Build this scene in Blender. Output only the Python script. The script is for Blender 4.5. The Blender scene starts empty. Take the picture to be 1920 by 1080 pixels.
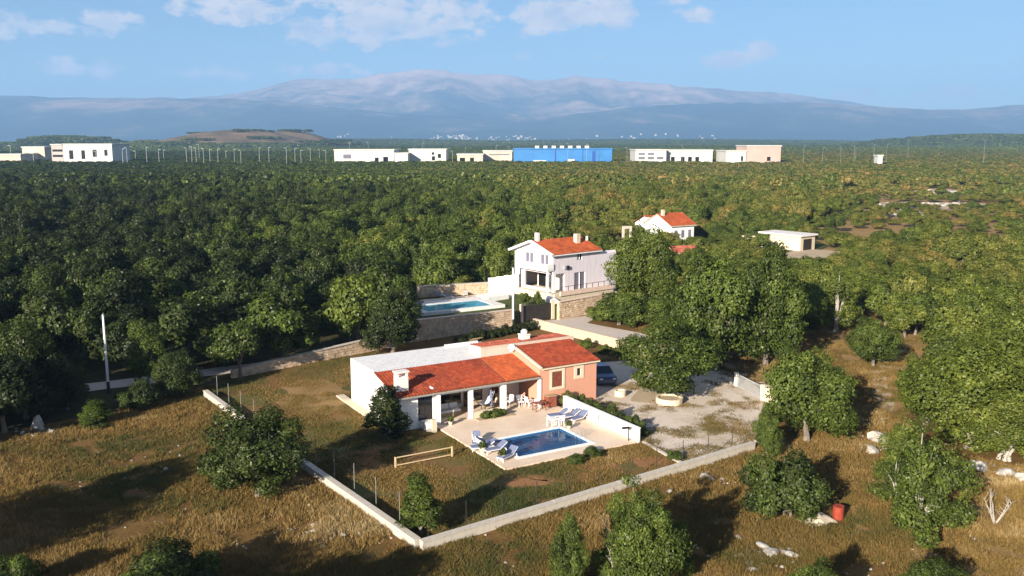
import bpy, math, random
import numpy as np
from mathutils import Vector

R = math.radians
random.seed(7)
rng = np.random.default_rng(7)
scene = bpy.context.scene
C = scene.collection

# ------------------------------------------------------------------ camera
CAM_H = 22.0
FPX = 1700.0
PITCH = math.atan((540 - 262) / FPX)
cam_d = bpy.data.cameras.new('camera')
cam_d.sensor_width = 36.0
cam_d.lens = FPX / 1920 * 36
cam_d.clip_start = 0.5
cam_d.clip_end = 60000
cam = bpy.data.objects.new('camera', cam_d)
cam.location = (0, 0, CAM_H)
cam.rotation_euler = (math.pi / 2 - PITCH, 0, 0)
C.objects.link(cam)
scene.camera = cam

# ------------------------------------------------------------------ sun, sky, exposure
SUN_AZ = R(30.5)            # light travels towards this bearing (from +Y to +X)
SUN_EL = R(18.5)
EXPOSURE = 1.15
SUN_STRENGTH = 5.0
SKY_STRENGTH = 0.050
scene.view_settings.view_transform = 'Standard'
scene.view_settings.look = 'None'
scene.view_settings.exposure = EXPOSURE
scene.view_settings.gamma = 1.0
scene.view_settings.use_curve_mapping = False
sd = bpy.data.lights.new('sun', 'SUN')
sd.energy = SUN_STRENGTH
sd.angle = R(0.5)
sd.color = (1.0, 0.90, 0.76)
sun = bpy.data.objects.new('sun', sd)
ldir = Vector((math.sin(SUN_AZ) * math.cos(SUN_EL), math.cos(SUN_AZ) * math.cos(SUN_EL), -math.sin(SUN_EL)))
sun.rotation_euler = ldir.to_track_quat('-Z', 'Y').to_euler()
sun.location = (-40, -60, 60)
C.objects.link(sun)


def g(px, py, z=0.0):
    """ground point under a point of the 1920x1080 photograph, at height z"""
    dx = (px - 960) / FPX
    dy = -(py - 540) / FPX
    d = (dx, math.cos(PITCH) + dy * math.sin(PITCH), -math.sin(PITCH) + dy * math.cos(PITCH))
    t = (z - CAM_H) / d[2]
    return (d[0] * t, d[1] * t)


def height_at(x, y, ytop):
    lo, hi = 0.0, 60.0
    for _ in range(40):
        m = (lo + hi) / 2
        vy = y * math.sin(PITCH) + (m - CAM_H) * math.cos(PITCH)
        vz = y * math.cos(PITCH) - (m - CAM_H) * math.sin(PITCH)
        if 540 - FPX * vy / vz > ytop:
            lo = m
        else:
            hi = m
    return lo


# ------------------------------------------------------------------ world
world = bpy.data.worlds.new('World')
scene.world = world
world.use_nodes = True
nt = world.node_tree
nt.nodes.clear()
N, L = nt.nodes, nt.links


def wmath(op, a, b=None, clamp=False):
    n = N.new('ShaderNodeMath')
    n.operation = op
    n.use_clamp = clamp
    for i, v in enumerate((a, b)):
        if v is None:
            continue
        if isinstance(v, (int, float)):
            n.inputs[i].default_value = v
        else:
            L.new(v, n.inputs[i])
    return n.outputs[0]


sky = N.new('ShaderNodeTexSky')
sky.sky_type = 'NISHITA'
sky.sun_disc = False
sky.sun_elevation = SUN_EL
sky.sun_rotation = SUN_AZ + math.pi      # the sun stands behind the camera, to its left
sky.altitude = 150
sky.air_density = 1.0
sky.dust_density = 0.1
sky.ozone_density = 5.0
bg = N.new('ShaderNodeBackground')
bg.inputs[1].default_value = SKY_STRENGTH
L.new(sky.outputs[0], bg.inputs[0])
tc = N.new('ShaderNodeTexCoord')
sep = N.new('ShaderNodeSeparateXYZ')
L.new(tc.outputs['Generated'], sep.inputs[0])
X, Y, Z = sep.outputs
az = wmath('MULTIPLY', wmath('ARCTAN2', X, Y), 57.2958)
el = wmath('MULTIPLY', wmath('ARCSINE', Z), 57.2958)
comb = N.new('ShaderNodeCombineXYZ')
L.new(az, comb.inputs[0])
L.new(wmath('MULTIPLY', el, 1.7), comb.inputs[1])
n1 = N.new('ShaderNodeTexNoise')
n1.inputs['Scale'].default_value = 0.75
n1.inputs['Detail'].default_value = 8
n1.inputs['Roughness'].default_value = 0.62
L.new(comb.outputs[0], n1.inputs[0])
n2 = N.new('ShaderNodeTexNoise')
n2.inputs['Scale'].default_value = 0.09
n2.inputs['Detail'].default_value = 3
L.new(comb.outputs[0], n2.inputs[0])
n3 = N.new('ShaderNodeTexNoise')
n3.inputs['Scale'].default_value = 0.5
n3.inputs['Detail'].default_value = 5
L.new(comb.outputs[0], n3.inputs[0])
fine = wmath('SUBTRACT', n1.outputs[0], 0.5)


def pix_az_el(px, py):
    dx = (px - 960) / FPX
    dy = -(py - 540) / FPX
    d = Vector((dx, math.cos(PITCH) + dy * math.sin(PITCH), -math.sin(PITCH) + dy * math.cos(PITCH))).normalized()
    return math.degrees(math.atan2(d.x, d.y)), math.degrees(math.asin(d.z))


# each cloud: centre, half width and half height (as in the photograph's frame), density
CLOUDS = [(425, 14, 60, 24, 1.0), (335, 14, 55, 14, .45), (500, 22, 42, 18, .7), (200, 38, 58, 14, .9), (120, 50, 62, 14, .55),
          (15, 48, 42, 18, .6), (700, 38, 75, 40, 1.1), (600, 58, 80, 22, .6), (800, 30, 120, 42, .75), (560, -4, 120, 14, .4),
          (1060, 26, 90, 26, 1.0), (1150, 24, 40, 26, 1.0), (1010, 30, 40, 34, .85), (1020, 60, 12, 12, .7), (1310, 28, 32, 14, .6), (1262, 0, 34, 8, .6),
          (1372, 112, 58, 13, .95), (1422, 93, 26, 14, 1.0), (122, 124, 36, 13, .8), (197, 130, 28, 12, .75),
          (405, 136, 70, 10, .5), (610, 132, 95, 10, .55), (655, 128, 22, 8, .6), (982, 106, 16, 7, .4), (1125, 107, 10, 6, .5),
          (1600, 176, 60, 9, .4), (1790, 174, 50, 11, .5), (782, 132, 12, 6, .5)]
mask = None
for (cx_, cy_, w_, h_, dn) in CLOUDS:
    a0, e0 = pix_az_el(cx_, cy_)
    wa, he = w_ * 1.12 / FPX * 57.3, h_ * 1.3 / FPX * 57.3
    da = wmath('DIVIDE', wmath('SUBTRACT', az, a0), wa)
    de = wmath('DIVIDE', wmath('SUBTRACT', el, e0), he)
    r2 = wmath('ADD', wmath('MULTIPLY', da, da), wmath('MULTIPLY', de, de))
    m = wmath('MULTIPLY', wmath('SUBTRACT', 1.0, r2), dn)
    mask = m if mask is None else wmath('MAXIMUM', mask, m)
# the rest of the sky carries the same kind of cloud, placed by noise
outside = wmath('MULTIPLY', wmath('SUBTRACT', wmath('ABSOLUTE', az), 32.0), 0.2, True)
upper = wmath('MULTIPLY', wmath('SUBTRACT', el, 11.0), 0.2, True)
rest = wmath('MULTIPLY', wmath('SUBTRACT', n2.outputs[0], 0.53), 9.0)
rest = wmath('SUBTRACT', wmath('MULTIPLY', wmath('ADD', rest, 1.5), wmath('MAXIMUM', outside, upper)), 1.5)
mask = wmath('MAXIMUM', mask, rest)
dens = wmath('ADD', mask, wmath('MULTIPLY', fine, 3.6))
dens = wmath('MULTIPLY', wmath('SUBTRACT', dens, 0.03), 1.7, True)
dens = wmath('MULTIPLY', dens, 0.92)
shade = wmath('ADD', wmath('MULTIPLY', n3.outputs[0], 2.6), -0.55, True)
ccol = N.new('ShaderNodeMix')
ccol.data_type = 'RGBA'
L.new(shade, ccol.inputs[0])
ccol.inputs[6].default_value = (0.42, 0.52, 0.70, 1)
ccol.inputs[7].default_value = (0.92, 0.83, 0.80, 1)
cbg = N.new('ShaderNodeBackground')
cbg.inputs[1].default_value = 0.46
L.new(ccol.outputs[2], cbg.inputs[0])
mixw = N.new('ShaderNodeMixShader')
L.new(dens, mixw.inputs[0])
L.new(bg.outputs[0], mixw.inputs[1])
L.new(cbg.outputs[0], mixw.inputs[2])
wo = N.new('ShaderNodeOutputWorld')
L.new(mixw.outputs[0], wo.inputs[0])
world.cycles.sampling_method = 'MANUAL'
world.cycles.sample_map_resolution = 512

scene.cycles.max_bounces = 5
scene.cycles.diffuse_bounces = 2
scene.cycles.glossy_bounces = 2
scene.cycles.transmission_bounces = 4
scene.cycles.transparent_max_bounces = 8
scene.cycles.volume_bounces = 1
scene.cycles.use_denoising = True


# ------------------------------------------------------------------ materials
def nmath(t, op, a, b=None, clamp=False):
    n = t.nodes.new('ShaderNodeMath')
    n.operation = op
    n.use_clamp = clamp
    for i, v in enumerate((a, b)):
        if v is None:
            continue
        if isinstance(v, (int, float)):
            n.inputs[i].default_value = v
        else:
            t.links.new(v, n.inputs[i])
    return n.outputs[0]


def ncoord(t):
    n = t.nodes.new('ShaderNodeTexCoord')
    return n.outputs['Object']


def nnoise(t, scale, detail=4, rough=.55, vec=None, dist=0.0):
    n = t.nodes.new('ShaderNodeTexNoise')
    n.inputs['Scale'].default_value = scale
    n.inputs['Detail'].default_value = detail
    n.inputs['Roughness'].default_value = rough
    n.inputs['Distortion'].default_value = dist
    t.links.new(vec if vec is not None else ncoord(t), n.inputs[0])
    return n.outputs[0]


def nramp(t, fac, stops):
    n = t.nodes.new('ShaderNodeValToRGB')
    e = n.color_ramp.elements
    while len(e) < len(stops):
        e.new(0.5)
    for i, (p, c) in enumerate(stops):
        e[i].position = p
        e[i].color = (c[0], c[1], c[2], 1)
    t.links.new(fac, n.inputs[0])
    return n.outputs[0]


def nmix(t, fac, a, b, mode='MIX'):
    n = t.nodes.new('ShaderNodeMix')
    n.data_type = 'RGBA'
    n.blend_type = mode
    for sock, v in ((0, fac), (6, a), (7, b)):
        if isinstance(v, (int, float)):
            n.inputs[sock].default_value = v
        elif isinstance(v, tuple):
            n.inputs[sock].default_value = (v[0], v[1], v[2], 1)
        else:
            t.links.new(v, n.inputs[sock])
    return n.outputs[2]


def mat_new(name):
    m = bpy.data.materials.new(name)
    m.use_nodes = True
    t = m.node_tree
    p = t.nodes['Principled BSDF']
    return m, t, p


def setcol(t, p, v):
    if isinstance(v, tuple):
        p.inputs['Base Color'].default_value = (v[0], v[1], v[2], 1)
    else:
        t.links.new(v, p.inputs['Base Color'])


def bump(t, p, h, strength=.4, dist=.02):
    n = t.nodes.new('ShaderNodeBump')
    n.inputs['Strength'].default_value = strength
    n.inputs['Distance'].default_value = dist
    t.links.new(h, n.inputs['Height'])
    t.links.new(n.outputs[0], p.inputs['Normal'])


def simple(name, c, rough=.7, var=.18, scale=1.3, metallic=0.0, b=0.0, bscale=14):
    m, t, p = mat_new(name)
    p.inputs['Roughness'].default_value = rough
    p.inputs['Metallic'].default_value = metallic
    n = nnoise(t, scale, 6, .65)
    lo = tuple(x * (1 - var) for x in c)
    hi = tuple(min(x * (1 + var), 1.0) for x in c)
    setcol(t, p, nramp(t, n, [(.3, lo), (.7, hi)]))
    if b:
        bump(t, p, nnoise(t, bscale, 5), b, .02)
    return m


M = {}
# rendered walls: faint streaks and grime
def plaster(name, c, dirt=(.30, .25, .19), amount=.36):
    m, t, p = mat_new(name)
    p.inputs['Roughness'].default_value = .85
    co = ncoord(t)
    mp = t.nodes.new('ShaderNodeMapping')
    mp.inputs['Scale'].default_value = (2.5, 2.5, .35)
    t.links.new(co, mp.inputs[0])
    streak = nnoise(t, 1.2, 6, .7, mp.outputs[0])
    blot = nnoise(t, .6, 5, .6, co)
    f = nmath(t, 'MULTIPLY', nmath(t, 'MULTIPLY', nmath(t, 'SUBTRACT', streak, .45), 2.5, True), nmath(t, 'ADD', blot, .2, True))
    f = nmath(t, 'MULTIPLY', f, amount * 2)
    setcol(t, p, nmix(t, f, c, dirt))
    bump(t, p, nnoise(t, 25, 4, .6, co), .15, .01)
    return m


M['white'] = plaster('white_plaster', (.80, .79, .76))
M['white2'] = plaster('off_white_plaster', (.72, .68, .64), amount=.35)
M['cream'] = plaster('cream_plaster', (.62, .52, .38))
M['pink'] = plaster('salmon_plaster', (.55, .27, .18), amount=.18)
M['pink_pale'] = plaster('pale_pink_plaster', (.68, .50, .42))
M['lilac'] = plaster('villa_plaster', (.66, .61, .65))
M['stone_cream'] = plaster('tan_wall_render', (.52, .42, .30), (.26, .20, .13), .6)
M['concrete'] = plaster('pale_concrete', (.50, .45, .38), (.28, .23, .17), .45)
M['roof_flat'] = plaster('flat_roof_screed', (.74, .72, .70), (.28, .27, .26), .5)
M['steel'] = simple('galvanised_steel', (.42, .43, .44), .45, .15, 4, .6)
M['fence_pale'] = simple('pale_gate_metal', (.38, .38, .37), .6, .1, 3)
M['fence_grey'] = simple('dull_fence_steel', (.16, .16, .15), .7, .2, 4)
M['dark_metal'] = simple('dark_metal', (.035, .030, .028), .5, .3, 3, .3)
M['lamp_white'] = simple('white_painted_pole', (.75, .75, .74), .5, .08, 2)
M['wood'] = simple('weathered_timber', (.35, .25, .14), .8, .3, 4, 0, .3)
M['wood_pale'] = simple('pale_timber', (.58, .42, .24), .8, .2, 4)
M['wood_red'] = simple('red_brown_timber', (.20, .055, .03), .65, .3, 5)
M['cloth_blue'] = simple('blue_grey_cushion', (.14, .16, .26), .9, .25, 3)
M['cloth_white'] = simple('white_cloth', (.74, .74, .76), .9, .1, 3)
M['plastic_white'] = simple('white_plastic', (.78, .78, .78), .4, .05, 3)
M['red_drum'] = simple('red_drum_paint', (.26, .035, .014), .75, .3, 3)
M['cloth_dish'] = simple('grey_blue_dish_paint', (.40, .42, .50), .6, .1, 3)
M['tarp'] = simple('pale_tarpaulin', (.50, .43, .33), .8, .2, 2, 0, .5, 6)
M['rock'] = simple('limestone', (.40, .365, .32), .9, .35, 2.2, 0, .8, 7)
M['bark'] = simple('grey_bark', (.17, .14, .11), .9, .35, 3, 0, .5)
M['bark_pale'] = simple('pale_dead_wood', (.34, .31, .27), .9, .25, 3)
M['rubber'] = simple('rubber', (.02, .02, .02), .8, .2, 3)
M['factory_white'] = simple('white_cladding', (.52, .51, .47), .6, .06, .1)
M['factory_grey'] = simple('grey_concrete_panels', (.40, .36, .33), .8, .15, .1)
M['factory_pink'] = simple('pinkish_factory_wall', (.48, .33, .28), .8, .12, .1)
M['factory_beige'] = simple('beige_factory_wall', (.50, .43, .34), .8, .2, .1)
M['factory_blue'] = simple('blue_cladding', (.03, .17, .42), .5, .15, .08)
M['factory_blue_dark'] = simple('dark_blue_cladding', (.01, .07, .30), .5, .15, .08)


def glass(name, c, rough=.06):
    m, t, p = mat_new(name)
    setcol(t, p, c)
    p.inputs['Roughness'].default_value = rough
    p.inputs['Specular IOR Level'].default_value = .7
    return m


M['glass'] = glass('dark_window_glass', (.012, .013, .015))
M['glass_grey'] = glass('curtained_window_glass', (.16, .15, .20), .12)
M['car_paint'] = glass('dark_blue_car_paint', (.05, .09, .20), .25)
M['car_glass'] = glass('car_glass', (.02, .03, .04), .05)

# roof tiles
m, t, p = mat_new('clay_roof_tiles')
co = ncoord(t)
vor = t.nodes.new('ShaderNodeTexVoronoi')
vor.inputs['Scale'].default_value = 3.2
t.links.new(co, vor.inputs[0])
sepc = t.nodes.new('ShaderNodeSeparateColor')
t.links.new(vor.outputs['Color'], sepc.inputs[0])
a = nramp(t, sepc.outputs[0], [(0, (.20, .026, .007)), (.6, (.27, .040, .010)), (1, (.34, .062, .018))])
b_ = nramp(t, nnoise(t, .5, 6, .65, co), [(.35, (.66, .70, .78)), (.5, (.95, .95, .95)), (.7, (1.18, 1.15, 1.10))])
setcol(t, p, nmix(t, 1.0, a, b_, 'MULTIPLY'))
p.inputs['Roughness'].default_value = .8
M['tiles'] = m
m2 = m.copy()
m2.name = 'old_clay_roof_tiles'
M['tiles_old'] = m2
for n in m2.node_tree.nodes:
    if n.type == 'VALTORGB' and n.color_ramp.elements[0].color[0] < .4:
        for e, c in zip(n.color_ramp.elements, [(.24, .05, .03), (.33, .075, .04), (.42, .13, .08)]):
            e.color = (c[0], c[1], c[2], 1)
        break
m3 = m.copy()
m3.name = 'orange_clay_roof_tiles'
M['tiles_orange'] = m3
for n in m3.node_tree.nodes:
    if n.type == 'VALTORGB' and n.color_ramp.elements[0].color[0] < .4:
        for e, c in zip(n.color_ramp.elements, [(.30, .054, .012), (.38, .074, .016), (.44, .10, .026)]):
            e.color = (c[0], c[1], c[2], 1)
        break


# ground
def ground_mat(name, stops, s_big=.09, s_small=1.6, fine=(.55, 1.4), stones=0.0):
    m, t, p = mat_new(name)
    p.inputs['Roughness'].default_value = .95
    p.inputs['Specular IOR Level'].default_value = .15
    co = ncoord(t)
    big = nnoise(t, s_big, 5, .6, co, .4)
    sm = nnoise(t, s_small, 6, .7, co)
    f = nmath(t, 'ADD', nmath(t, 'MULTIPLY', big, .72), nmath(t, 'MULTIPLY', sm, .28))
    col = nramp(t, f, stops)
    sh = nramp(t, nnoise(t, 9, 4, .7, co), [(.3, (fine[0],) * 3), (.7, (fine[1],) * 3)])
    col = nmix(t, 1.0, col, sh, 'MULTIPLY')
    if stones:
        s = nnoise(t, 2.3, 3, .5, co)
        col = nmix(t, nmath(t, 'MULTIPLY', nmath(t, 'SUBTRACT', s, 1 - stones), 12, True), col, (.40, .36, .29))
    setcol(t, p, col)
    bump(t, p, nnoise(t, 5, 5, .7, co), .6, .08)
    return m


BROWN, STRAW, OLIVE, GREEN, RUST = (.130, .070, .020), (.25, .160, .060), (.105, .085, .022), (.056, .068, .018), (.19, .095, .036)
M['rust_earth'] = ground_mat('reddish_earth', [(.3, (.18, .10, .038)), (.5, (.28, .135, .06)), (.7, (.25, .155, .06))], .3, 1.6)
M['field'] = ground_mat('dry_field', [(.36, OLIVE), (.44, BROWN), (.5, (.17, .10, .032)), (.56, BROWN), (.64, STRAW)], .10, 1.4, stones=.30)
M['lawn'] = ground_mat('patchy_lawn', [(.34, GREEN), (.45, (.10, .095, .026)), (.52, (.155, .105, .036)), (.60, RUST), (.7, (.12, .085, .025))], .16, 1.2)
M['turf'] = ground_mat('green_turf', [(.3, (.035, .055, .012)), (.55, (.07, .09, .02)), (.8, (.12, .11, .04))], .2, 1.2)
M['rust_soil'] = ground_mat('rust_coloured_dry_grass', [(.3, (.18, .12, .045)), (.5, (.28, .175, .07)), (.7, (.34, .22, .10))], .2, 1.4)
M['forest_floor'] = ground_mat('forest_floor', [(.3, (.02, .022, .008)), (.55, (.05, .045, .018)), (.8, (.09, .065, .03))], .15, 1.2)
M['gravel'] = ground_mat('pale_gravel', [(.34, (.34, .28, .16)), (.42, (.52, .43, .33)), (.55, (.66, .56, .47)), (.68, (.50, .38, .27))], .22, 2.2, (.72, 1.2))
M['soil'] = ground_mat('sandy_soil', [(.3, (.34, .26, .17)), (.55, (.46, .36, .25)), (.8, (.30, .20, .11))], .2, 1.5, (.8, 1.15))
M['asphalt'] = ground_mat('old_greyish_asphalt', [(.3, (.48, .41, .36)), (.6, (.56, .48, .42)), (.8, (.40, .34, .29))], .2, 2, (.8, 1.12))
M['plain'] = ground_mat('distant_scrub', [(.36, (.040, .052, .012)), (.5, (.060, .070, .018)), (.62, (.10, .085, .030))], .006, .05)

m, t, p = mat_new('terrace_paving')
co = ncoord(t)
br = t.nodes.new('ShaderNodeTexBrick')
t.links.new(co, br.inputs[0])
br.inputs['Scale'].default_value = 1.0
br.inputs['Brick Width'].default_value = .6
br.inputs['Row Height'].default_value = .4
br.inputs['Mortar Size'].default_value = .012
br.inputs['Color1'].default_value = (.70, .54, .40, 1)
br.inputs['Color2'].default_value = (.66, .51, .38, 1)
br.inputs['Mortar'].default_value = (.55, .44, .33, 1)
n = nramp(t, nnoise(t, .35, 5, .6, co), [(.3, (.92, .90, .88)), (.7, (1.12, 1.16, 1.2))])
setcol(t, p, nmix(t, 1.0, br.outputs[0], n, 'MULTIPLY'))
p.inputs['Roughness'].default_value = .8
M['paving'] = m

m, t, p = mat_new('blue_pool_tiles')
co = ncoord(t)
br = t.nodes.new('ShaderNodeTexBrick')
t.links.new(co, br.inputs[0])
br.inputs['Scale'].default_value = 3
br.inputs['Color1'].default_value = (.012, .11, .30, 1)
br.inputs['Color2'].default_value = (.02, .15, .36, 1)
br.inputs['Mortar'].default_value = (.05, .20, .40, 1)
setcol(t, p, br.outputs[0])
M['pool_tiles'] = m
M['pool_tiles_pale'] = simple('turquoise_pool_lining', (.16, .55, .68), .4, .08, 1)


def water(name, tint, body_, turbid):
    m, t, p = mat_new(name)
    t.nodes.remove(p)
    out = [n for n in t.nodes if n.type == 'OUTPUT_MATERIAL'][0]
    tr = t.nodes.new('ShaderNodeBsdfTransparent')
    tr.inputs[0].default_value = (*tint, 1)
    gl = t.nodes.new('ShaderNodeBsdfGlossy')
    gl.inputs['Roughness'].default_value = .03
    fr = t.nodes.new('ShaderNodeFresnel')
    fr.inputs[0].default_value = 1.33
    bp = t.nodes.new('ShaderNodeBump')
    bp.inputs['Strength'].default_value = .25
    bp.inputs['Distance'].default_value = .05
    co = ncoord(t)
    t.links.new(nnoise(t, 2.2, 3, .5, co, .5), bp.inputs['Height'])
    t.links.new(bp.outputs[0], gl.inputs['Normal'])
    t.links.new(bp.outputs[0], fr.inputs['Normal'])
    mx = t.nodes.new('ShaderNodeMixShader')
    t.links.new(fr.outputs[0], mx.inputs[0])
    dfw = t.nodes.new('ShaderNodeBsdfDiffuse')
    dfw.inputs[0].default_value = (*body_, 1)
    mb2 = t.nodes.new('ShaderNodeMixShader')
    mb2.inputs[0].default_value = turbid
    t.links.new(tr.outputs[0], mb2.inputs[1])
    t.links.new(dfw.outputs[0], mb2.inputs[2])
    t.links.new(mb2.outputs[0], mx.inputs[1])
    t.links.new(gl.outputs[0], mx.inputs[2])
    t.links.new(mx.outputs[0], out.inputs[0])
    return m


M['water'] = water('pool_water', (.45, .75, .92), (.004, .10, .27), .58)
M['water_pale'] = water('pale_pool_water', (.75, .95, 1.0), (.12, .55, .75), .6)

# masonry of rough stones
m, t, p = mat_new('rough_stone')
co = ncoord(t)
vor = t.nodes.new('ShaderNodeTexVoronoi')
vor.inputs['Scale'].default_value = 2.6
t.links.new(co, vor.inputs[0])
sepc = t.nodes.new('ShaderNodeSeparateColor')
t.links.new(vor.outputs['Color'], sepc.inputs[0])
a = nramp(t, sepc.outputs[0], [(0, (.48, .35, .24)), (.5, (.60, .45, .31)), (1, (.68, .54, .40))])
b_ = nramp(t, nnoise(t, 3, 6, .7, co), [(.3, (.75, .72, .68)), (.7, (1.1, 1.1, 1.1))])
setcol(t, p, nmix(t, 1.0, a, b_, 'MULTIPLY'))
p.inputs['Roughness'].default_value = .9
bump(t, p, nnoise(t, 9, 5, .7, co), .6, .04)
M['stone'] = m

# foliage: colour from tree to tree ("tint") and from leaf to leaf
m, t, p = mat_new('foliage')
t.nodes.remove(p)
out = [n for n in t.nodes if n.type == 'OUTPUT_MATERIAL'][0]
at = t.nodes.new('ShaderNodeAttribute')
at.attribute_type = 'INSTANCER'
at.attribute_name = 'tint'
lv = t.nodes.new('ShaderNodeAttribute')
lv.attribute_type = 'GEOMETRY'
lv.attribute_name = 'leaf'
tf = nmath(t, 'ADD', at.outputs['Fac'], nmath(t, 'MULTIPLY', nmath(t, 'SUBTRACT', lv.outputs['Fac'], .5), .30))
base = nramp(t, tf, [(0.0, (.022, .031, .011)), (.18, (.040, .055, .013)), (.38, (.064, .091, .016)), (.6, (.108, .131, .021)), (.8, (.172, .150, .037)), (1.0, (.25, .165, .05))])
lvv = nmath(t, 'ADD', nmath(t, 'MULTIPLY', lv.outputs['Fac'], .95), .58)
cmul = t.nodes.new('ShaderNodeVectorMath')
cmul.operation = 'SCALE'
t.links.new(base, cmul.inputs[0])
t.links.new(lvv, cmul.inputs['Scale'])
df = t.nodes.new('ShaderNodeBsdfDiffuse')
tl = t.nodes.new('ShaderNodeBsdfTranslucent')
gl = t.nodes.new('ShaderNodeBsdfGlossy')
gl.inputs['Roughness'].default_value = .45
gl.inputs[0].default_value = (.5, .5, .45, 1)
t.links.new(cmul.outputs[0], df.inputs[0])
tcol = nmix(t, 1.0, cmul.outputs[0], (1.1, 1.3, .5), 'MULTIPLY')
t.links.new(tcol, tl.inputs[0])
mx = t.nodes.new('ShaderNodeMixShader')
mx.inputs[0].default_value = .22
t.links.new(df.outputs[0], mx.inputs[1])
t.links.new(tl.outputs[0], mx.inputs[2])
mx2 = t.nodes.new('ShaderNodeMixShader')
mx2.inputs[0].default_value = .03
t.links.new(mx.outputs[0], mx2.inputs[1])
t.links.new(gl.outputs[0], mx2.inputs[2])
t.links.new(mx2.outputs[0], out.inputs[0])
M['leaf'] = m

m, t, p = mat_new('grass_blades')
at = t.nodes.new('ShaderNodeAttribute')
at.attribute_type = 'INSTANCER'
at.attribute_name = 'tint'
lv = t.nodes.new('ShaderNodeAttribute')
lv.attribute_type = 'GEOMETRY'
lv.attribute_name = 'leaf'
tf = nmath(t, 'ADD', at.outputs['Fac'], nmath(t, 'MULTIPLY', nmath(t, 'SUBTRACT', lv.outputs['Fac'], .5), .25))
setcol(t, p, nramp(t, tf, [(0, (.040, .054, .012)), (.25, (.095, .082, .020)), (.5, (.155, .100, .028)), (.75, (.22, .138, .042)), (1, (.36, .27, .13))]))
p.inputs['Roughness'].default_value = .8
p.inputs['Specular IOR Level'].default_value = .2
M['grass'] = m

# mountain
m, t, p = mat_new('karst_mountain')
co = ncoord(t)
geo = t.nodes.new('ShaderNodeNewGeometry')
seps = t.nodes.new('ShaderNodeSeparateXYZ')
t.links.new(co, seps.inputs[0])
nm = nnoise(t, .0007, 7, .62, co, .6)
n_f = nnoise(t, .004, 7, .7, co)
hh = nmath(t, 'MULTIPLY', seps.outputs[2], .0011)
f = nmath(t, 'ADD', nmath(t, 'ADD', nmath(t, 'MULTIPLY', nm, 1.3), nmath(t, 'MULTIPLY', n_f, .7)), nmath(t, 'MULTIPLY', hh, .60))
col = nramp(t, nmath(t, 'MULTIPLY', f, .5), [(.52, (.010, .028, .034)), (.62, (.040, .055, .050)), (.69, (.19, .135, .11)), (.80, (.44, .30, .24))])
setcol(t, p, col)
p.inputs['Roughness'].default_value = 1
p.inputs['Specular IOR Level'].default_value = 0
M['mountain'] = m
M['hill'] = ground_mat('scrubby_hill', [(.35, (.08, .07, .028)), (.48, (.17, .115, .055)), (.6, (.32, .20, .12))], .012, .12)


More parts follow.
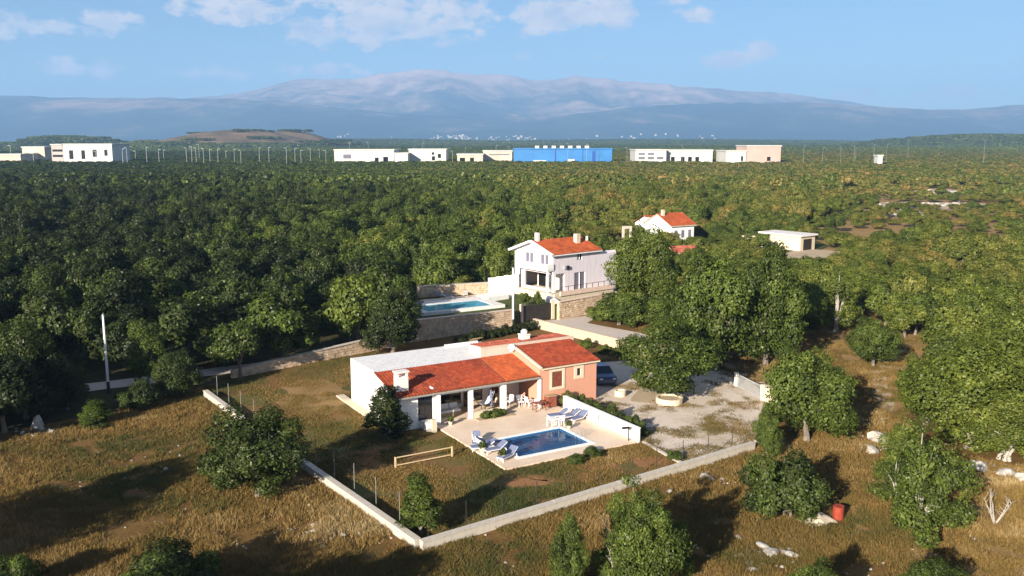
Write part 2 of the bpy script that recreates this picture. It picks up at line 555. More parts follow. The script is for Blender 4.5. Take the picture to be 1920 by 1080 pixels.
# ------------------------------------------------------------------ mesh helpers
class MB:
    def __init__(s):
        s.v, s.f = [], []

    def poly(s, pts):
        n = len(s.v)
        s.v += [tuple(q) for q in pts]
        s.f.append(tuple(range(n, n + len(pts))))
        return s

    def box(s, x0, x1, y0, y1, z0, z1):
        n = len(s.v)
        s.v += [(x0, y0, z0), (x1, y0, z0), (x1, y1, z0), (x0, y1, z0), (x0, y0, z1), (x1, y0, z1), (x1, y1, z1), (x0, y1, z1)]
        s.f += [(n + a, n + b, n + c, n + d) for a, b, c, d in ((0, 3, 2, 1), (4, 5, 6, 7), (0, 1, 5, 4), (1, 2, 6, 5), (2, 3, 7, 6), (3, 0, 4, 7))]
        return s

    def prism(s, poly, z0, z1):
        n, k = len(s.v), len(poly)
        s.v += [(q[0], q[1], z0) for q in poly] + [(q[0], q[1], z1) for q in poly]
        s.f.append(tuple(n + i for i in reversed(range(k))))
        s.f.append(tuple(n + k + i for i in range(k)))
        for i in range(k):
            j = (i + 1) % k
            s.f.append((n + i, n + j, n + k + j, n + k + i))
        return s

    def extr_x(s, prof, x0, x1):
        """profile of (y, z) pushed along x"""
        n, k = len(s.v), len(prof)
        s.v += [(x0, q[0], q[1]) for q in prof] + [(x1, q[0], q[1]) for q in prof]
        s.f.append(tuple(n + i for i in range(k)))
        s.f.append(tuple(n + k + i for i in reversed(range(k))))
        for i in range(k):
            j = (i + 1) % k
            s.f.append((n + j, n + i, n + k + i, n + k + j))
        return s

    def extr_y(s, prof, y0, y1):
        n, k = len(s.v), len(prof)
        s.v += [(q[0], y0, q[1]) for q in prof] + [(q[0], y1, q[1]) for q in prof]
        s.f.append(tuple(n + i for i in range(k)))
        s.f.append(tuple(n + k + i for i in reversed(range(k))))
        for i in range(k):
            j = (i + 1) % k
            s.f.append((n + j, n + i, n + k + i, n + k + j))
        return s

    def tube(s, pts, rad, n=8, cap=True):
        pts = [Vector(q) for q in pts]
        if isinstance(rad, (int, float)):
            rad = [rad] * len(pts)
        base = len(s.v)
        for i, q in enumerate(pts):
            d = (pts[min(i + 1, len(pts) - 1)] - pts[max(i - 1, 0)]).normalized()
            a = d.orthogonal().normalized() if abs(d.z) < .95 else Vector((1, 0, 0))
            a = (a - d * a.dot(d)).normalized()
            b = d.cross(a)
            for k in range(n):
                an = 2 * math.pi * k / n
                s.v.append(tuple(q + (a * math.cos(an) + b * math.sin(an)) * rad[i]))
        for i in range(len(pts) - 1):
            for k in range(n):
                k2 = (k + 1) % n
                o = base + i * n
                s.f.append((o + k, o + k2, o + n + k2, o + n + k))
        if cap:
            s.f.append(tuple(base + k for k in reversed(range(n))))
            s.f.append(tuple(base + (len(pts) - 1) * n + k for k in range(n)))
        return s

    def beam(s, p0, p1, w, h):
        """straight bar of section w x h"""
        p0, p1 = Vector(p0), Vector(p1)
        d = (p1 - p0).normalized()
        up = Vector((0, 0, 1)) if abs(d.z) < .9 else Vector((0, 1, 0))
        a = d.cross(up).normalized() * w / 2
        b = a.cross(d).normalized() * h / 2
        n = len(s.v)
        for q in (p0, p1):
            for sa, sb in ((-1, -1), (1, -1), (1, 1), (-1, 1)):
                s.v.append(tuple(q + a * sa + b * sb))
        s.f += [(n + 3, n + 2, n + 1, n), (n + 4, n + 5, n + 6, n + 7)]
        for k in range(4):
            k2 = (k + 1) % 4
            s.f.append((n + k, n + k2, n + 4 + k2, n + 4 + k))
        return s

    def mesh(s, name):
        me = bpy.data.meshes.new(name)
        me.from_pydata(s.v, [], s.f)
        me.update()
        return me


def part(name, mb, mat, parent=None, smooth=False, label=None):
    me = mb.mesh(name) if isinstance(mb, MB) else mb
    if mat is not None and not me.materials:
        me.materials.append(M[mat] if isinstance(mat, str) else mat)
    if smooth:
        me.polygons.foreach_set('use_smooth', [True] * len(me.polygons))
    o = bpy.data.objects.new(name, me)
    C.objects.link(o)
    if parent is not None:
        o.parent = parent
    if label:
        o['label'] = label
    return o


def tag(o, label=None, cat=None, group=None, kind=None):
    if label:
        o['label'] = label
    if cat:
        o['category'] = cat
    if group:
        o['group'] = group
    if kind:
        o['kind'] = kind
    return o


def thing(name, label, cat, loc=(0, 0, 0), rotz=0.0, group=None):
    o = bpy.data.objects.new(name, None)
    o.empty_display_size = .3
    C.objects.link(o)
    o.location = loc
    o.rotation_euler = (0, 0, rotz)
    return tag(o, label, cat, group)


def copy_tree(o, parent=None):
    c = o.copy()
    C.objects.link(c)
    c.parent = parent
    for ch in list(o.children):
        copy_tree(ch, c)
    return c


def sheet(name, pts, z, mat, subdiv=False):
    o = part(name, MB().poly([(q[0], q[1], z) for q in pts]), mat)
    return tag(o, kind='structure')


def wobble(pts, step=1.5, amp=.35, seed=1):
    """outline of a patch with an uneven edge"""
    r = random.Random(seed)
    out_ = []
    n = len(pts)
    for i in range(n):
        a, b = Vector(pts[i]), Vector(pts[(i + 1) % n])
        k = max(1, int((b - a).length / step))
        nrm = Vector((-(b - a).y, (b - a).x)).normalized()
        for j in range(k):
            out_.append(tuple(a.lerp(b, j / k) + nrm * r.uniform(-amp, amp)))
    return out_


# the frame of the long house: u runs along its front, v towards its back
HO = Vector((-8.59, 66.22))
HA = math.atan2(.506, .8625)
HU = Vector((math.cos(HA), math.sin(HA)))
HV = Vector((-HU.y, HU.x))


def H(u, v):
    q = HO + HU * u + HV * v
    return (q.x, q.y)


# ------------------------------------------------------------------ setting: ground, plots, roads
GX, GY0, GY1 = 11800, -450, 17500
gm = MB()
gm.poly([(-GX, GY0, -.02), (GX, GY0, -.02), (GX, GY1, -.02), (-GX, GY1, -.02)])
tag(part('ground', gm, 'plain'), kind='structure')
sheet('dry_field', wobble([(-110, -60), (110, -60), (120, 60), (60, 115), (20, 118), (-22, 118), (-60, 110), (-110, 90)], 4, .5, 3), -.012, 'field')
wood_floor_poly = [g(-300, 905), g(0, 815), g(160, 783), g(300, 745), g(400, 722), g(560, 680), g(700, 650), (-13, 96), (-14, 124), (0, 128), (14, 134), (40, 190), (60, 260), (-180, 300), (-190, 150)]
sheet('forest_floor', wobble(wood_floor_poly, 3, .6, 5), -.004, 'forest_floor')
lawn_poly = [(-4.92, 46.2), (17.3, 62.5), g(1285, 868), g(1195, 833), H(14.3, -1), H(19, 10), (-14, 93), (-27, 80.5), (-26.7, 76.4)]
sheet('lawn', lawn_poly, .004, 'lawn')
sheet('dry_grass_patch', wobble([g(540, 720), g(610, 705), g(655, 735), g(640, 770), g(560, 790), g(525, 755)], 1.2, .5, 8), .008, 'rust_soil')
sheet('gravel_yard', wobble([H(14.6, -11.2), g(1283, 872), g(1425, 845), g(1440, 760), (22.5, 76.5), (21.5, 84), (14, 90), H(19.4, 12), H(18.6, 0.1), H(14.6, -.5)], 2, .25, 9), .008, 'gravel')
sheet('sandy_patch', wobble([g(1195, 735), g(1245, 738), g(1240, 757), g(1180, 752)], 1, .3, 2), .012, 'soil')
sheet('road', wobble([(1.0, 108.3), (3.2, 106.4), (9.5, 98.0), (13.3, 92.7), (16.5, 87.5), (20.6, 79.6), (24.8, 81.5), (22.0, 88), (18.5, 97), (14.6, 102.6), (9.2, 108.2), (12.2, 114.6), (6.0, 110.5)], 2.5, .12, 4), .004, 'asphalt')
sheet('lane', wobble([(-40, 76.5), (-24.2, 85.6), (-17.5, 91), (-12.3, 95.3), (-13.4, 97.2), (-18.9, 93.2), (-26, 88.0), (-41, 79)], 2, .15, 4), .002, 'asphalt')
sheet('track', wobble([g(1640, 790), g(1668, 785), g(1672, 740), g(1660, 700), g(1700, 650), g(1680, 640), g(1640, 690), g(1640, 740)], 1.5, .3, 12), .002, 'soil')
sheet('clearing', wobble([g(1545, 620), g(1770, 618), g(1760, 700), g(1650, 790), g(1600, 860), g(1560, 830), g(1600, 700)], 2, .5, 13), -.006, 'rust_soil')
sheet('scrub_ground', wobble([(62, 182), (125, 182), (270, 440), (150, 440)], 8, 3, 44), -.008, 'rust_soil')
sheet('shed_yard', wobble([(46, 150), (58, 148), (66, 180), (60, 184), (52, 176)], 2, .5, 15), .003, 'soil')
for i, (px, py, w, d) in enumerate([(1710, 450, 18, 23), (1895, 460, 21, 27), (1490, 490, 7, 14), (1900, 1000, 9, 12), (1640, 400, 12, 14), (1750, 385, 26, 18), (1780, 360, 20, 26)]):
    c = g(px, py)
    sheet('clearing', wobble([(c[0] + w * math.cos(q), c[1] + d * math.sin(q)) for q in [k * math.pi / 5 for k in range(10)]], 3, .8, 30 + i), .001, 'soil' if i > 3 else 'rust_soil')
for k_, (px, py, w, d) in enumerate([(1235, 868, 1.9, 1.5), (1060, 893, 2.6, 1.0), (1120, 875, 1.6, .8), (990, 905, 1.4, .8), (690, 880, 1.5, 1.2)]):
    c = g(px, py)
    sheet('bare_earth', wobble([(c[0] + w * math.cos(q), c[1] + d * math.sin(q)) for q in [k * math.pi / 6 for k in range(12)]], .7, .25, 60 + k_), .010, 'rust_earth')
# terrace and paving by the house
root_t = H(0, 0)
hole = (5.0, 11.0, -9.45, -5.5)       # pool opening in house coordinates
PU0, PU1, PV0, PV1 = hole
tp = MB()
T0, T1, TV0, TV1 = 3.0, 14.12, -10.95, -.02
for (a0, a1, b0, b1) in ((T0, T1, PV1 + .30, TV1), (T0, PU0 - .30, TV0, PV1 + .30), (PU1 + .30, T1, TV0, PV1 + .30), (PU0 - .30, PU1 + .30, TV0, PV0 - .30)):
    tp.box(a0, a1, b0, b1, .0, .12)
tobj = part('terrace_paving', tp, 'paving')
tobj.location = (HO.x, HO.y, 0)
tobj.rotation_euler = (0, 0, HA)
tag(tobj, kind='structure')
ap = part('side_path', MB().box(-.75, -.03, .2, 11.9, 0, .13), 'cream')
ap.location = (HO.x, HO.y, 0)
ap.rotation_euler = (0, 0, HA)
tag(ap, kind='structure')

# ------------------------------------------------------------------ mountains and hills
def smooth_noise(x, y, seed=0):
    # cheap value noise, vectorised
    def h(i, j):
        v = np.sin(i * 127.1 + j * 311.7 + seed * 74.7) * 43758.5453
        return v - np.floor(v)
    xi, yi = np.floor(x), np.floor(y)
    xf, yf = x - xi, y - yi
    u, v = xf * xf * (3 - 2 * xf), yf * yf * (3 - 2 * yf)
    return (h(xi, yi) * (1 - u) + h(xi + 1, yi) * u) * (1 - v) + (h(xi, yi + 1) * (1 - u) + h(xi + 1, yi + 1) * u) * v


def fbm(x, y, oct_=5, seed=0, ridged=False):
    s, a, tot = 0, 1.0, 0
    for o in range(oct_):
        n = smooth_noise(x * 2 ** o, y * 2 ** o, seed + o)
        if ridged:
            n = 1 - np.abs(2 * n - 1)
        s = s + a * n
        tot += a
        a *= .5
    return s / tot


def grid_mesh(name, xs, ys, Zf, mat, kind='structure'):
    XX, YY = np.meshgrid(xs, ys)
    ZZ = Zf(XX, YY)
    nx, ny = len(xs), len(ys)
    me = bpy.data.meshes.new(name)
    v = np.stack([XX.ravel(), YY.ravel(), ZZ.ravel()], 1).astype(np.float32)
    i = np.arange((nx - 1) * (ny - 1))
    r_, c_ = i // (nx - 1), i % (nx - 1)
    a = r_ * nx + c_
    f = np.stack([a, a + 1, a + nx + 1, a + nx], 1)
    quads(me, v, f)
    return tag(part(name, me, mat, smooth=True), kind=kind)


def quads(me, v, f):
    me.vertices.add(len(v))
    me.vertices.foreach_set('co', np.ascontiguousarray(v, np.float32).ravel())
    k = f.shape[1]
    me.loops.add(f.size)
    me.loops.foreach_set('vertex_index', np.ascontiguousarray(f, np.int32).ravel())
    me.polygons.add(len(f))
    me.polygons.foreach_set('loop_start', np.arange(0, f.size, k, dtype=np.int32))
    me.update(calc_edges=True)


YM = 13000.0
def prof(points):
    px = np.array([q[0] for q in points], float)
    h = np.array([(262 - q[1]) / FPX * YM + 22 for q in points])
    x = (px - 960) / 1722 * YM
    return x, h


far_x, far_h = prof([(-600, 190), (0, 190), (380, 187), (450, 179), (520, 163), (560, 154), (620, 153), (690, 149), (770, 137), (840, 138), (890, 146), (940, 145), (1000, 156), (1040, 155), (1080, 148), (1120, 152), (1160, 157), (1250, 163), (1350, 171), (1450, 178), (1560, 191), (1650, 204), (1740, 212), (2500, 215)])
fore_x, fore_h = prof([(-800, 182), (0, 180), (100, 185), (250, 186), (400, 186), (520, 190), (640, 205), (760, 214), (900, 222), (1000, 226), (1100, 212), (1200, 202), (1300, 195), (1400, 194), (1520, 194), (1640, 201), (1740, 206), (1840, 206), (1920, 197), (2100, 188), (2700, 180)])


def mount_far(x, y):
    p_ = np.interp(x / y * YM, far_x, far_h) * (y / YM)
    ramp = np.clip((y - 9500) / 4300, 0, 1) ** 1.25
    n = fbm(x / 1500, y / 1500, 6, 3, True) - .55
    fold = fbm(x / 380, y / 900, 5, 9, True) - .5
    return p_ * ramp * 1.0 + (n * 430 + fold * 150) * ramp * (1 - ramp) * 2.6 + (fbm(x / 420, y / 2600, 5, 5, True) - .62) * 85 * ramp - 4


def mount_fore(x, y):
    p_ = np.interp(x / 11000 * YM, fore_x, fore_h) * (11000 / YM)
    ramp = np.clip((y - 8600) / 2600, 0, 1)
    ramp = ramp * ramp * (3 - 2 * ramp)
    back = 1 - np.clip((y - 11400) / 1500, 0, 1)
    n = fbm(x / 900, y / 900, 5, 11, True) - .55
    return p_ * ramp * back + n * 170 * ramp * (1 - ramp) * 2 + (fbm(x / 330, y / 1500, 5, 15, True) - .5) * 40 * ramp - 5


grid_mesh('mountain', np.linspace(-10500, 10500, 520), np.linspace(9500, 14600, 120), mount_far, 'mountain')
grid_mesh('foothills', np.linspace(-9500, 9500, 420), np.linspace(8500, 12900, 70), mount_fore, 'mountain')


def hill(cx_, cy_, rx, ry, h):
    def f(x, y):
        d = np.sqrt(((x - cx_) / rx) ** 2 + ((y - cy_) / ry) ** 2)
        e = np.clip(1 - d, 0, 1)
        e = e * e * (3 - 2 * e)
        return np.where(d < 1, e * h * (1 + .12 * (fbm(x / 60, y / 60, 3, 2) - .5)), 0) - .5
    return f


def hill_at(px, py, dist, wpx):
    x = (px - 960) / 1722 * dist
    hh = 22 + (262 - py) / FPX * dist
    w = wpx / 1722 * dist
    return x, dist, w, w * 1.2, hh


HILLS = [hill_at(450, 243, 2300, 255), hill_at(540, 246, 2500, 160), hill_at(130, 256, 2300, 150), hill_at(1850, 254, 2600, 330), hill_at(700, 262, 4200, 500), hill_at(1250, 262, 5200, 700)]
for k, (hx, hy, rx, ry, hh) in enumerate(HILLS):
    grid_mesh('hill', np.linspace(hx - rx, hx + rx, 60), np.linspace(hy - ry, hy + ry, 40), hill(hx, hy, rx, ry, hh), 'hill' if k < 2 else 'plain')


# ------------------------------------------------------------------ foliage prototypes
def leaf_mesh(name, cen, nrm, size, val, aspect=1.5):
    n = len(cen)
    nrm = nrm / np.linalg.norm(nrm, axis=1, keepdims=True)
    rv = rng.normal(size=(n, 3))
    a = np.cross(nrm, rv)
    a /= np.linalg.norm(a, axis=1, keepdims=True)
    b = np.cross(nrm, a)
    s = size[:, None]
    v = np.empty((n, 4, 3))
    v[:, 0] = cen - a * s * .5 * aspect
    v[:, 1] = cen - b * s * .45
    v[:, 2] = cen + a * s * .5 * aspect
    v[:, 3] = cen + b * s * .45
    me = bpy.data.meshes.new(name)
    quads(me, v.reshape(-1, 3), np.arange(n * 4).reshape(n, 4))
    att = me.attributes.new('leaf', 'FLOAT', 'FACE')
    att.data.foreach_set('value', np.clip(val, 0, 1).astype(np.float32))
    me.materials.append(M['leaf'])
    return me


def make_crown(name, seed, n_leaf, leaf, r=(3, 3, 2.7), cz=4.2, n_lobe=26, lobe=(.8, 1.35), low=-.75, spread=(.5, .82), shape=None):
    r_ = np.random.default_rng(seed)
    lob = []
    tries = 0
    while len(lob) < n_lobe and tries < 5000:
        tries += 1
        d = r_.normal(size=3)
        d /= np.linalg.norm(d)
        if d[2] < low:
            continue
        k = r_.uniform(*spread)
        c = np.array([d[0] * r[0] * k, d[1] * r[1] * k, d[2] * r[2] * k])
        if shape is not None:
            c = shape(c, r_)
        R_ = r_.uniform(*lobe)
        if all(np.linalg.norm(c - q[0]) > .55 * min(R_, q[1]) for q in lob):
            lob.append((c, R_))
    L_c = np.array([q[0] for q in lob])
    L_r = np.array([q[1] for q in lob])
    idx = r_.choice(len(lob), size=int(n_leaf * 1.7), p=(L_r ** 2) / (L_r ** 2).sum())
    d = r_.normal(size=(len(idx), 3))
    d /= np.linalg.norm(d, axis=1, keepdims=True)
    # little bulges on every lobe, so that it does not read as a ball
    bul = 1 + .20 * np.sin(d[:, 0] * 5 + idx * 1.7) * np.sin(d[:, 1] * 5 + idx * 2.3) + .16 * np.sin(d[:, 2] * 7 + idx)
    rad = L_r[idx] * bul * r_.uniform(.70, 1.07, len(idx)) ** .8
    p_ = L_c[idx] + d * rad[:, None] * np.array([1, 1, .92])
    dist = np.linalg.norm(p_[:, None] - L_c[None], axis=2) / L_r[None]
    dist[np.arange(len(idx)), idx] = 9
    keep = dist.min(axis=1) > .74
    # stray sprigs stick out of the crown
    p_, d, idx = p_[keep][:n_leaf], d[keep][:n_leaf], idx[keep][:n_leaf]
    out_ = p_ / np.array(r)
    sprig = r_.random(len(p_)) < .10
    p_[sprig] *= 1 + r_.random((sprig.sum(), 1)) * .13
    nn = d * .9 + out_ * .45 + r_.normal(size=p_.shape) * .62 + np.array([0, 0, .25])
    lobe_v = r_.uniform(.25, .75, len(lob))
    val = lobe_v[idx] + r_.normal(size=len(idx)) * .20
    p_ = p_ + np.array([0, 0, cz])
    size = leaf * r_.uniform(.65, 1.4, len(idx))
    return leaf_mesh(name, p_, nn, size, val), [(q[0] + np.array([0, 0, cz]), q[1]) for q in lob]


def make_trunk(name, lobes, base_r=.22, fork=1.6, n=7, limbs=7, seed=0, mat='bark', multi=False):
    r_ = random.Random(seed)
    mb = MB()
    f0 = Vector((r_.uniform(-.15, .15), r_.uniform(-.15, .15), fork))
    stems = 3 if multi else 1
    for s_ in range(stems):
        o = Vector((r_.uniform(-.3, .3), r_.uniform(-.3, .3), 0)) if multi else Vector((0, 0, 0))
        mb.tube([o, o * .9 + Vector((0, 0, .4)), o * .6 + f0 * .6, f0 + o], [base_r * 1.35, base_r, base_r * .85, base_r * .75], n)
    sel = sorted(lobes, key=lambda q: r_.random())[:limbs]
    for c, rr in sel:
        c = Vector(c)
        mid = f0.lerp(c, .5) + Vector((r_.uniform(-.2, .2), r_.uniform(-.2, .2), .25))
        mb.tube([f0 * .97, mid, c], [base_r * .6, base_r * .35, base_r * .12], 5)
    me = mb.mesh(name)
    me.materials.append(M[mat])
    return me


def cone_shape(c, r_):
    zt = (c[2] + 2.6) / 5.2
    k = max(.10, 1.12 - zt * 1.05)
    return np.array([c[0] * k, c[1] * k, c[2]])


OAK, OAKL, BUSH, BUSHL, SPARSE, CONE = [], [], [], [], [], []
for k in range(5):
    cm, lob = make_crown('oak_crown', 100 + k, 27000, .118, r=(3, 3, 3.1), cz=3.7, n_lobe=48, lobe=(.5, 1.15), spread=(.42, .95), low=-.97)
    OAK.append((cm, make_trunk('oak_trunk', lob, .2, 1.6, seed=k)))
for k in range(6):
    cm, lob = make_crown('oak_crown', 200 + k, 9000, .21, r=(3, 3, 2.9), cz=3.9, n_lobe=32, lobe=(.5, 1.3), low=-.75, spread=(.4, .95))
    OAKL.append((cm, make_trunk('oak_trunk', lob, .2, 1.6, n=5, limbs=5, seed=k)))
for k in range(3):
    cm, lob = make_crown('bush_crown', 300 + k, 17000, .098, r=(2, 2, 1.5), cz=1.4, n_lobe=36, lobe=(.35, .75), spread=(.45, 1.0), low=-.9)
    BUSH.append((cm, make_trunk('bush_stems', lob, .07, .5, n=5, seed=k, multi=True)))
for k in range(3):
    cm, lob = make_crown('sparse_crown', 400 + k, 13000, .10, r=(2.4, 2.4, 3.1), cz=3.3, n_lobe=44, lobe=(.35, .75), spread=(.35, 1.0), low=-.9)
    SPARSE.append((cm, make_trunk('sparse_trunk', lob, .12, 1.2, n=6, limbs=14, seed=k, mat='bark_pale', multi=True)))
for k in range(2):
    cm, lob = make_crown('upright_crown', 500 + k, 12000, .10, r=(1.5, 1.5, 2.7), cz=2.9, n_lobe=50, lobe=(.24, .6), shape=cone_shape, low=-1, spread=(.4, 1.05))
    CONE.append((cm, make_trunk('upright_trunk', lob, .1, 1.2, n=6, limbs=8, seed=k)))
DIMS = {'oak': (OAK, 3.35, 7.15), 'oakl': (OAKL, 3.6, 7.5), 'bush': (BUSH, 2.35, 3.3), 'sparse': (SPARSE, 2.7, 6.6), 'cone': (CONE, 1.3, 5.7)}


def tree(kind, x, y, r, h, tint, label, name='oak_tree', cat='tree', group=None, var=None, rot=None, z=0.0):
    protos, R0, H0 = DIMS[kind]
    cm, tm = protos[random.randrange(len(protos)) if var is None else var % len(protos)]
    o = thing(name, label, cat, (x, y, z), random.uniform(0, 6.28) if rot is None else rot, group)
    o.scale = (r / R0, r / R0 * random.uniform(.93, 1.07), h / H0)
    tr = part('trunk' if kind != 'bush' else 'stems', tm, None, o)
    cr = part('crown', cm, None, o)
    cr['tint'] = float(tint)
    return o


def ptree(kind, px, pyb, pyt, wpx, tint, label, **kw):
    """tree whose foot, top and width are those seen in the photograph"""
    x, y = g(px, pyb)
    h = height_at(x, y, pyt)
    r = wpx / 2 / FPX * math.hypot(x, y)
    return tree(kind, x, y + r * .25, r, h, tint, label, **kw)


# ------------------------------------------------------------------ named trees and shrubs
FRONT = [(-35.4, 77.1), (-35.0, 74.0), (-34.6, 71.0), (-35.6, 79.5), (.13, 106.1)]


def F(*a, **k):
    o = ptree(*a, **k)
    FRONT.append((o.location.x, o.location.y))
    return o


F('oak', 735, 668, 527, 132, .10, 'dark evergreen oak before the stone retaining wall behind the flat roof')
F('oak', 1255, 752, 598, 196, .36, 'fig tree growing from the round stone planter in the gravel yard', name='fig_tree')
F('oak', 1345, 700, 452, 185, .33, 'tallest broad green oak beside the road, behind the yard')
F('oak', 1440, 690, 458, 150, .34, 'tall oak joined to the tallest one, nearer the gate', name='oak_tree')
F('oak', 1205, 600, 425, 140, .48, 'olive green tree between the villa and the small red roof')
F('oakl', 1165, 560, 450, 90, .55, 'yellowish tree against the gable of the villa')
F('bush', 1165, 612, 548, 110, .40, 'green shrub at the tip of the verge by the villa road', name='shrub', cat='shrub')
F('bush', 1235, 615, 560, 110, .42, 'green shrub on the verge beneath the olive tree', name='shrub', cat='shrub')
F('bush', 1130, 602, 568, 60, .46, 'low shrub against the retaining wall under the villa', name='shrub', cat='shrub')
F('oak', 1520, 835, 640, 195, .36, 'round oak with black shade behind it, beyond the end of the boundary wall')
F('bush', 1475, 978, 848, 172, .20, 'large grey green bush beside the tarpaulin and red drum', name='bush', cat='bush')
F('sparse', 1730, 1030, 790, 175, .38, 'loose pale green tree standing alone in the dry field')
F('sparse', 1690, 960, 850, 120, .42, 'small loose tree leaning on the pale green one')
F('oak', 1830, 850, 640, 220, .52, 'wide oak over the limestone rocks at the edge of the scrub')
F('sparse', 1905, 790, 585, 190, .50, 'oak behind the wide one at the edge of the frame')
F('oak', 1745, 800, 660, 120, .50, 'green oak at the bend of the sandy track')
F('oak', 1700, 880, 800, 90, .52, 'small oak crown by the limestone rocks', name='oak_tree')
F('sparse', 1895, 870, 735, 150, .54, 'oak thicket edge above the white rocks')
F('oak', 1642, 690, 588, 96, .32, 'small round tree in the middle of the rust coloured clearing')
F('oak', 1500, 640, 520, 90, .34, 'oak against the black shade of the tall pair')
F('sparse', 1575, 625, 500, 110, .50, 'twiggy olive coloured tree at the back of the clearing')
F('oak', 1210, 1120, 925, 160, .34, 'green tree cut by the lower frame, its shadow on the field')
F('sparse', 1180, 1060, 900, 130, .46, 'thin yellow green tree behind the one at the lower frame')
F('oak', 1068, 1130, 975, 88, .33, 'narrow dense tree at the lower frame before the boundary wall')
F('oak', 1262, 1090, 965, 90, .38, 'small leafy tree at the lower frame, nearest the tall shadow')
F('bush', 1150, 1105, 1010, 90, .40, 'low leafy clump between the trees at the lower frame', name='bush', cat='bush')
F('oak', 478, 940, 764, 205, .20, 'broad dark bushy oak hiding the side boundary wall', name='oak_bush', cat='bush')
F('bush', 425, 905, 830, 110, .24, 'lower green bush leaning on the broad one by the side wall', name='oak_bush', cat='bush')
F('cone', 787, 1005, 893, 92, .42, 'young pine in the corner of the boundary walls', name='pine_tree')
F('cone', 722, 820, 728, 92, .03, 'dark upright conifer at the corner of the long house', name='conifer')
F('cone', 178, 800, 752, 62, .36, 'small young pine at the edge of the dark wood', name='pine_tree')
F('bush', 310, 1140, 1030, 190, .16, 'grey green bush at the lower frame in the dry field', name='bush', cat='bush')
F('bush', 25, 1120, 1042, 90, .30, 'small bush in the corner by the great shadow', name='bush', cat='bush')
F('oak', 1750, 1180, 1060, 130, .33, 'low green crown at the lower frame under the loose tree')
F('bush', 1255, 1045, 985, 70, .2, 'dark bush in the shadow by the lower frame', name='bush', cat='bush')
F('oak', 40, 790, 612, 140, .14, 'grey green oak at the near corner of the dark wood')
F('oak', 122, 772, 650, 88, .10, 'dark oak just beside the white lamp post')
F('sparse', 275, 730, 590, 80, .36, 'tree with a pale forked trunk near the white lamp post')
F('oak', 330, 745, 650, 90, .14, 'low oak at the wood edge beyond the side wall')
F('bush', 262, 768, 718, 80, .12, 'dark shrub at the foot of the wood', name='shrub', cat='shrub')
F('bush', 1440, 800, 755, 36, .40, 'shrub by the pale wall end at the yard gate', name='shrub', cat='shrub')
F('oak', 1440, 860, 770, 60, .36, 'slim oak beside the yard fence corner')
# outside the frame, known by the shadows they cast
tree('oak', -35.6, 36.6, 4.6, 9.2, .2, 'tall oak whose great shadow crosses the dry field', var=1)
tree('oak', -38.5, 31.0, 4.8, 9.0, .2, 'oak behind the one casting the great shadow', var=3)
tree('oak', -14.6, 31.6, 3.9, 6.6, .2, 'oak whose shadow touches the corner of the boundary walls', var=2)
tree('oak', -19.5, 30.0, 3.4, 6.2, .2, 'oak whose shadow crosses the lower frame', var=0)
F('oak', 1530, 1190, 1045, 120, .35, 'tree at the lower frame casting a shadow by the pale stones')
# oleanders behind the white wall
for k, (u, v, hh, r) in enumerate([(15.2, -1.9, 1.35, .75), (15.5, -3.2, 1.4, .8), (15.4, -4.6, 1.25, .75), (15.6, -5.9, 1.45, .85), (15.5, -7.3, 1.2, .8), (15.7, -8.6, 1.35, .8), (15.3, -9.9, 1.1, .7), (14.9, -.8, 1.5, .7)]):
    x, y = H(u, v)
    lab = ['first oleander, next to the pink wing', 'second oleander from the pink wing', 'third oleander from the pink wing', 'fourth oleander from the pink wing', 'fifth oleander from the pink wing', 'oleander last but one before the wall end', 'oleander at the open end of the white wall', 'brownish shrub touching the corner of the pink wing'][k]
    tree('bush', x, y, r, hh, [.3, .36, .28, .34, .22, .3, .38, .66][k], lab + ', behind the white wall' if k < 7 else lab, name='oleander', cat='shrub', group='oleanders behind the white wall', var=k)
# dark hedge behind the rear roof, and shrubs
for k in range(9):
    q = Vector((-5.5 + k * .95, 97.2 + k * .85))
    tree('bush', q.x, q.y, .9, .9 + .2 * (k % 3), .02 + .03 * (k % 2), 'dark shrub in the hedge row behind the tiled rear roof', name='hedge_shrub', cat='shrub', group='dark hedge row behind the rear roof', var=k)
for k, (px, py, w, hpx) in enumerate([(1100, 652, 40, 20), (1135, 662, 36, 18), (1165, 668, 30, 16)]):
    x, y = g(px, py)
    tree('bush', x, y, .95, 1.0, .5, ['yellowish shrub before the yard wall, nearest the wing roof', 'yellowish shrub before the yard wall, behind the car', 'yellowish shrub before the yard wall, nearest the fig tree'][k], name='shrub', cat='shrub', var=k)
for k, (px, py, tag_) in enumerate([(1110, 855, 'small bush in the shadow before the pool terrace'), (1080, 868, 'green tuft of shrub below the pool coping'), (1265, 862, 'weedy shrub at the edge of the gravel'), (610, 660, 'shrub leaning on the rear wall'), (690, 655, 'dark shrub behind the flat roof corner')]):
    x, y = g(px, py)
    tree('bush', x, y, .7, .7, .25 + .05 * k, tag_, name='shrub', cat='shrub', var=k)
# low hedge before the porch sill
hg = thing('porch_hedge', 'low clipped green hedge in front of the porch sill', 'hedge', (*H(6.4, -.62), .12), HA)
part('planting_bed', MB().box(0, 3.3, -.35, .35, 0, .08), 'soil', hg)
cm, _ = make_crown('hedge_foliage', 900, 2600, .09, r=(1.6, .34, .26), cz=.32, n_lobe=34, lobe=(.16, .26), low=-1)
cr = part('foliage', cm, None, hg)
cr.location = (1.6, 0, 0)
cr['tint'] = .34
# small villa trees
for px, pyb, pyt, w, z, lab in [(984, 574, 535, 24, 1.3, 'small standard tree on the villa lawn, taller of two'), (1008, 574, 548, 18, 1.3, 'slender standard tree on the villa lawn, shorter of two')]:
    x, y = g(px, pyb, 1.6)
    tree('oakl', x, y, w / 2 / FPX * y, 2.6 if w > 24 else 2.0, .45, lab, name='garden_tree', z=1.6)

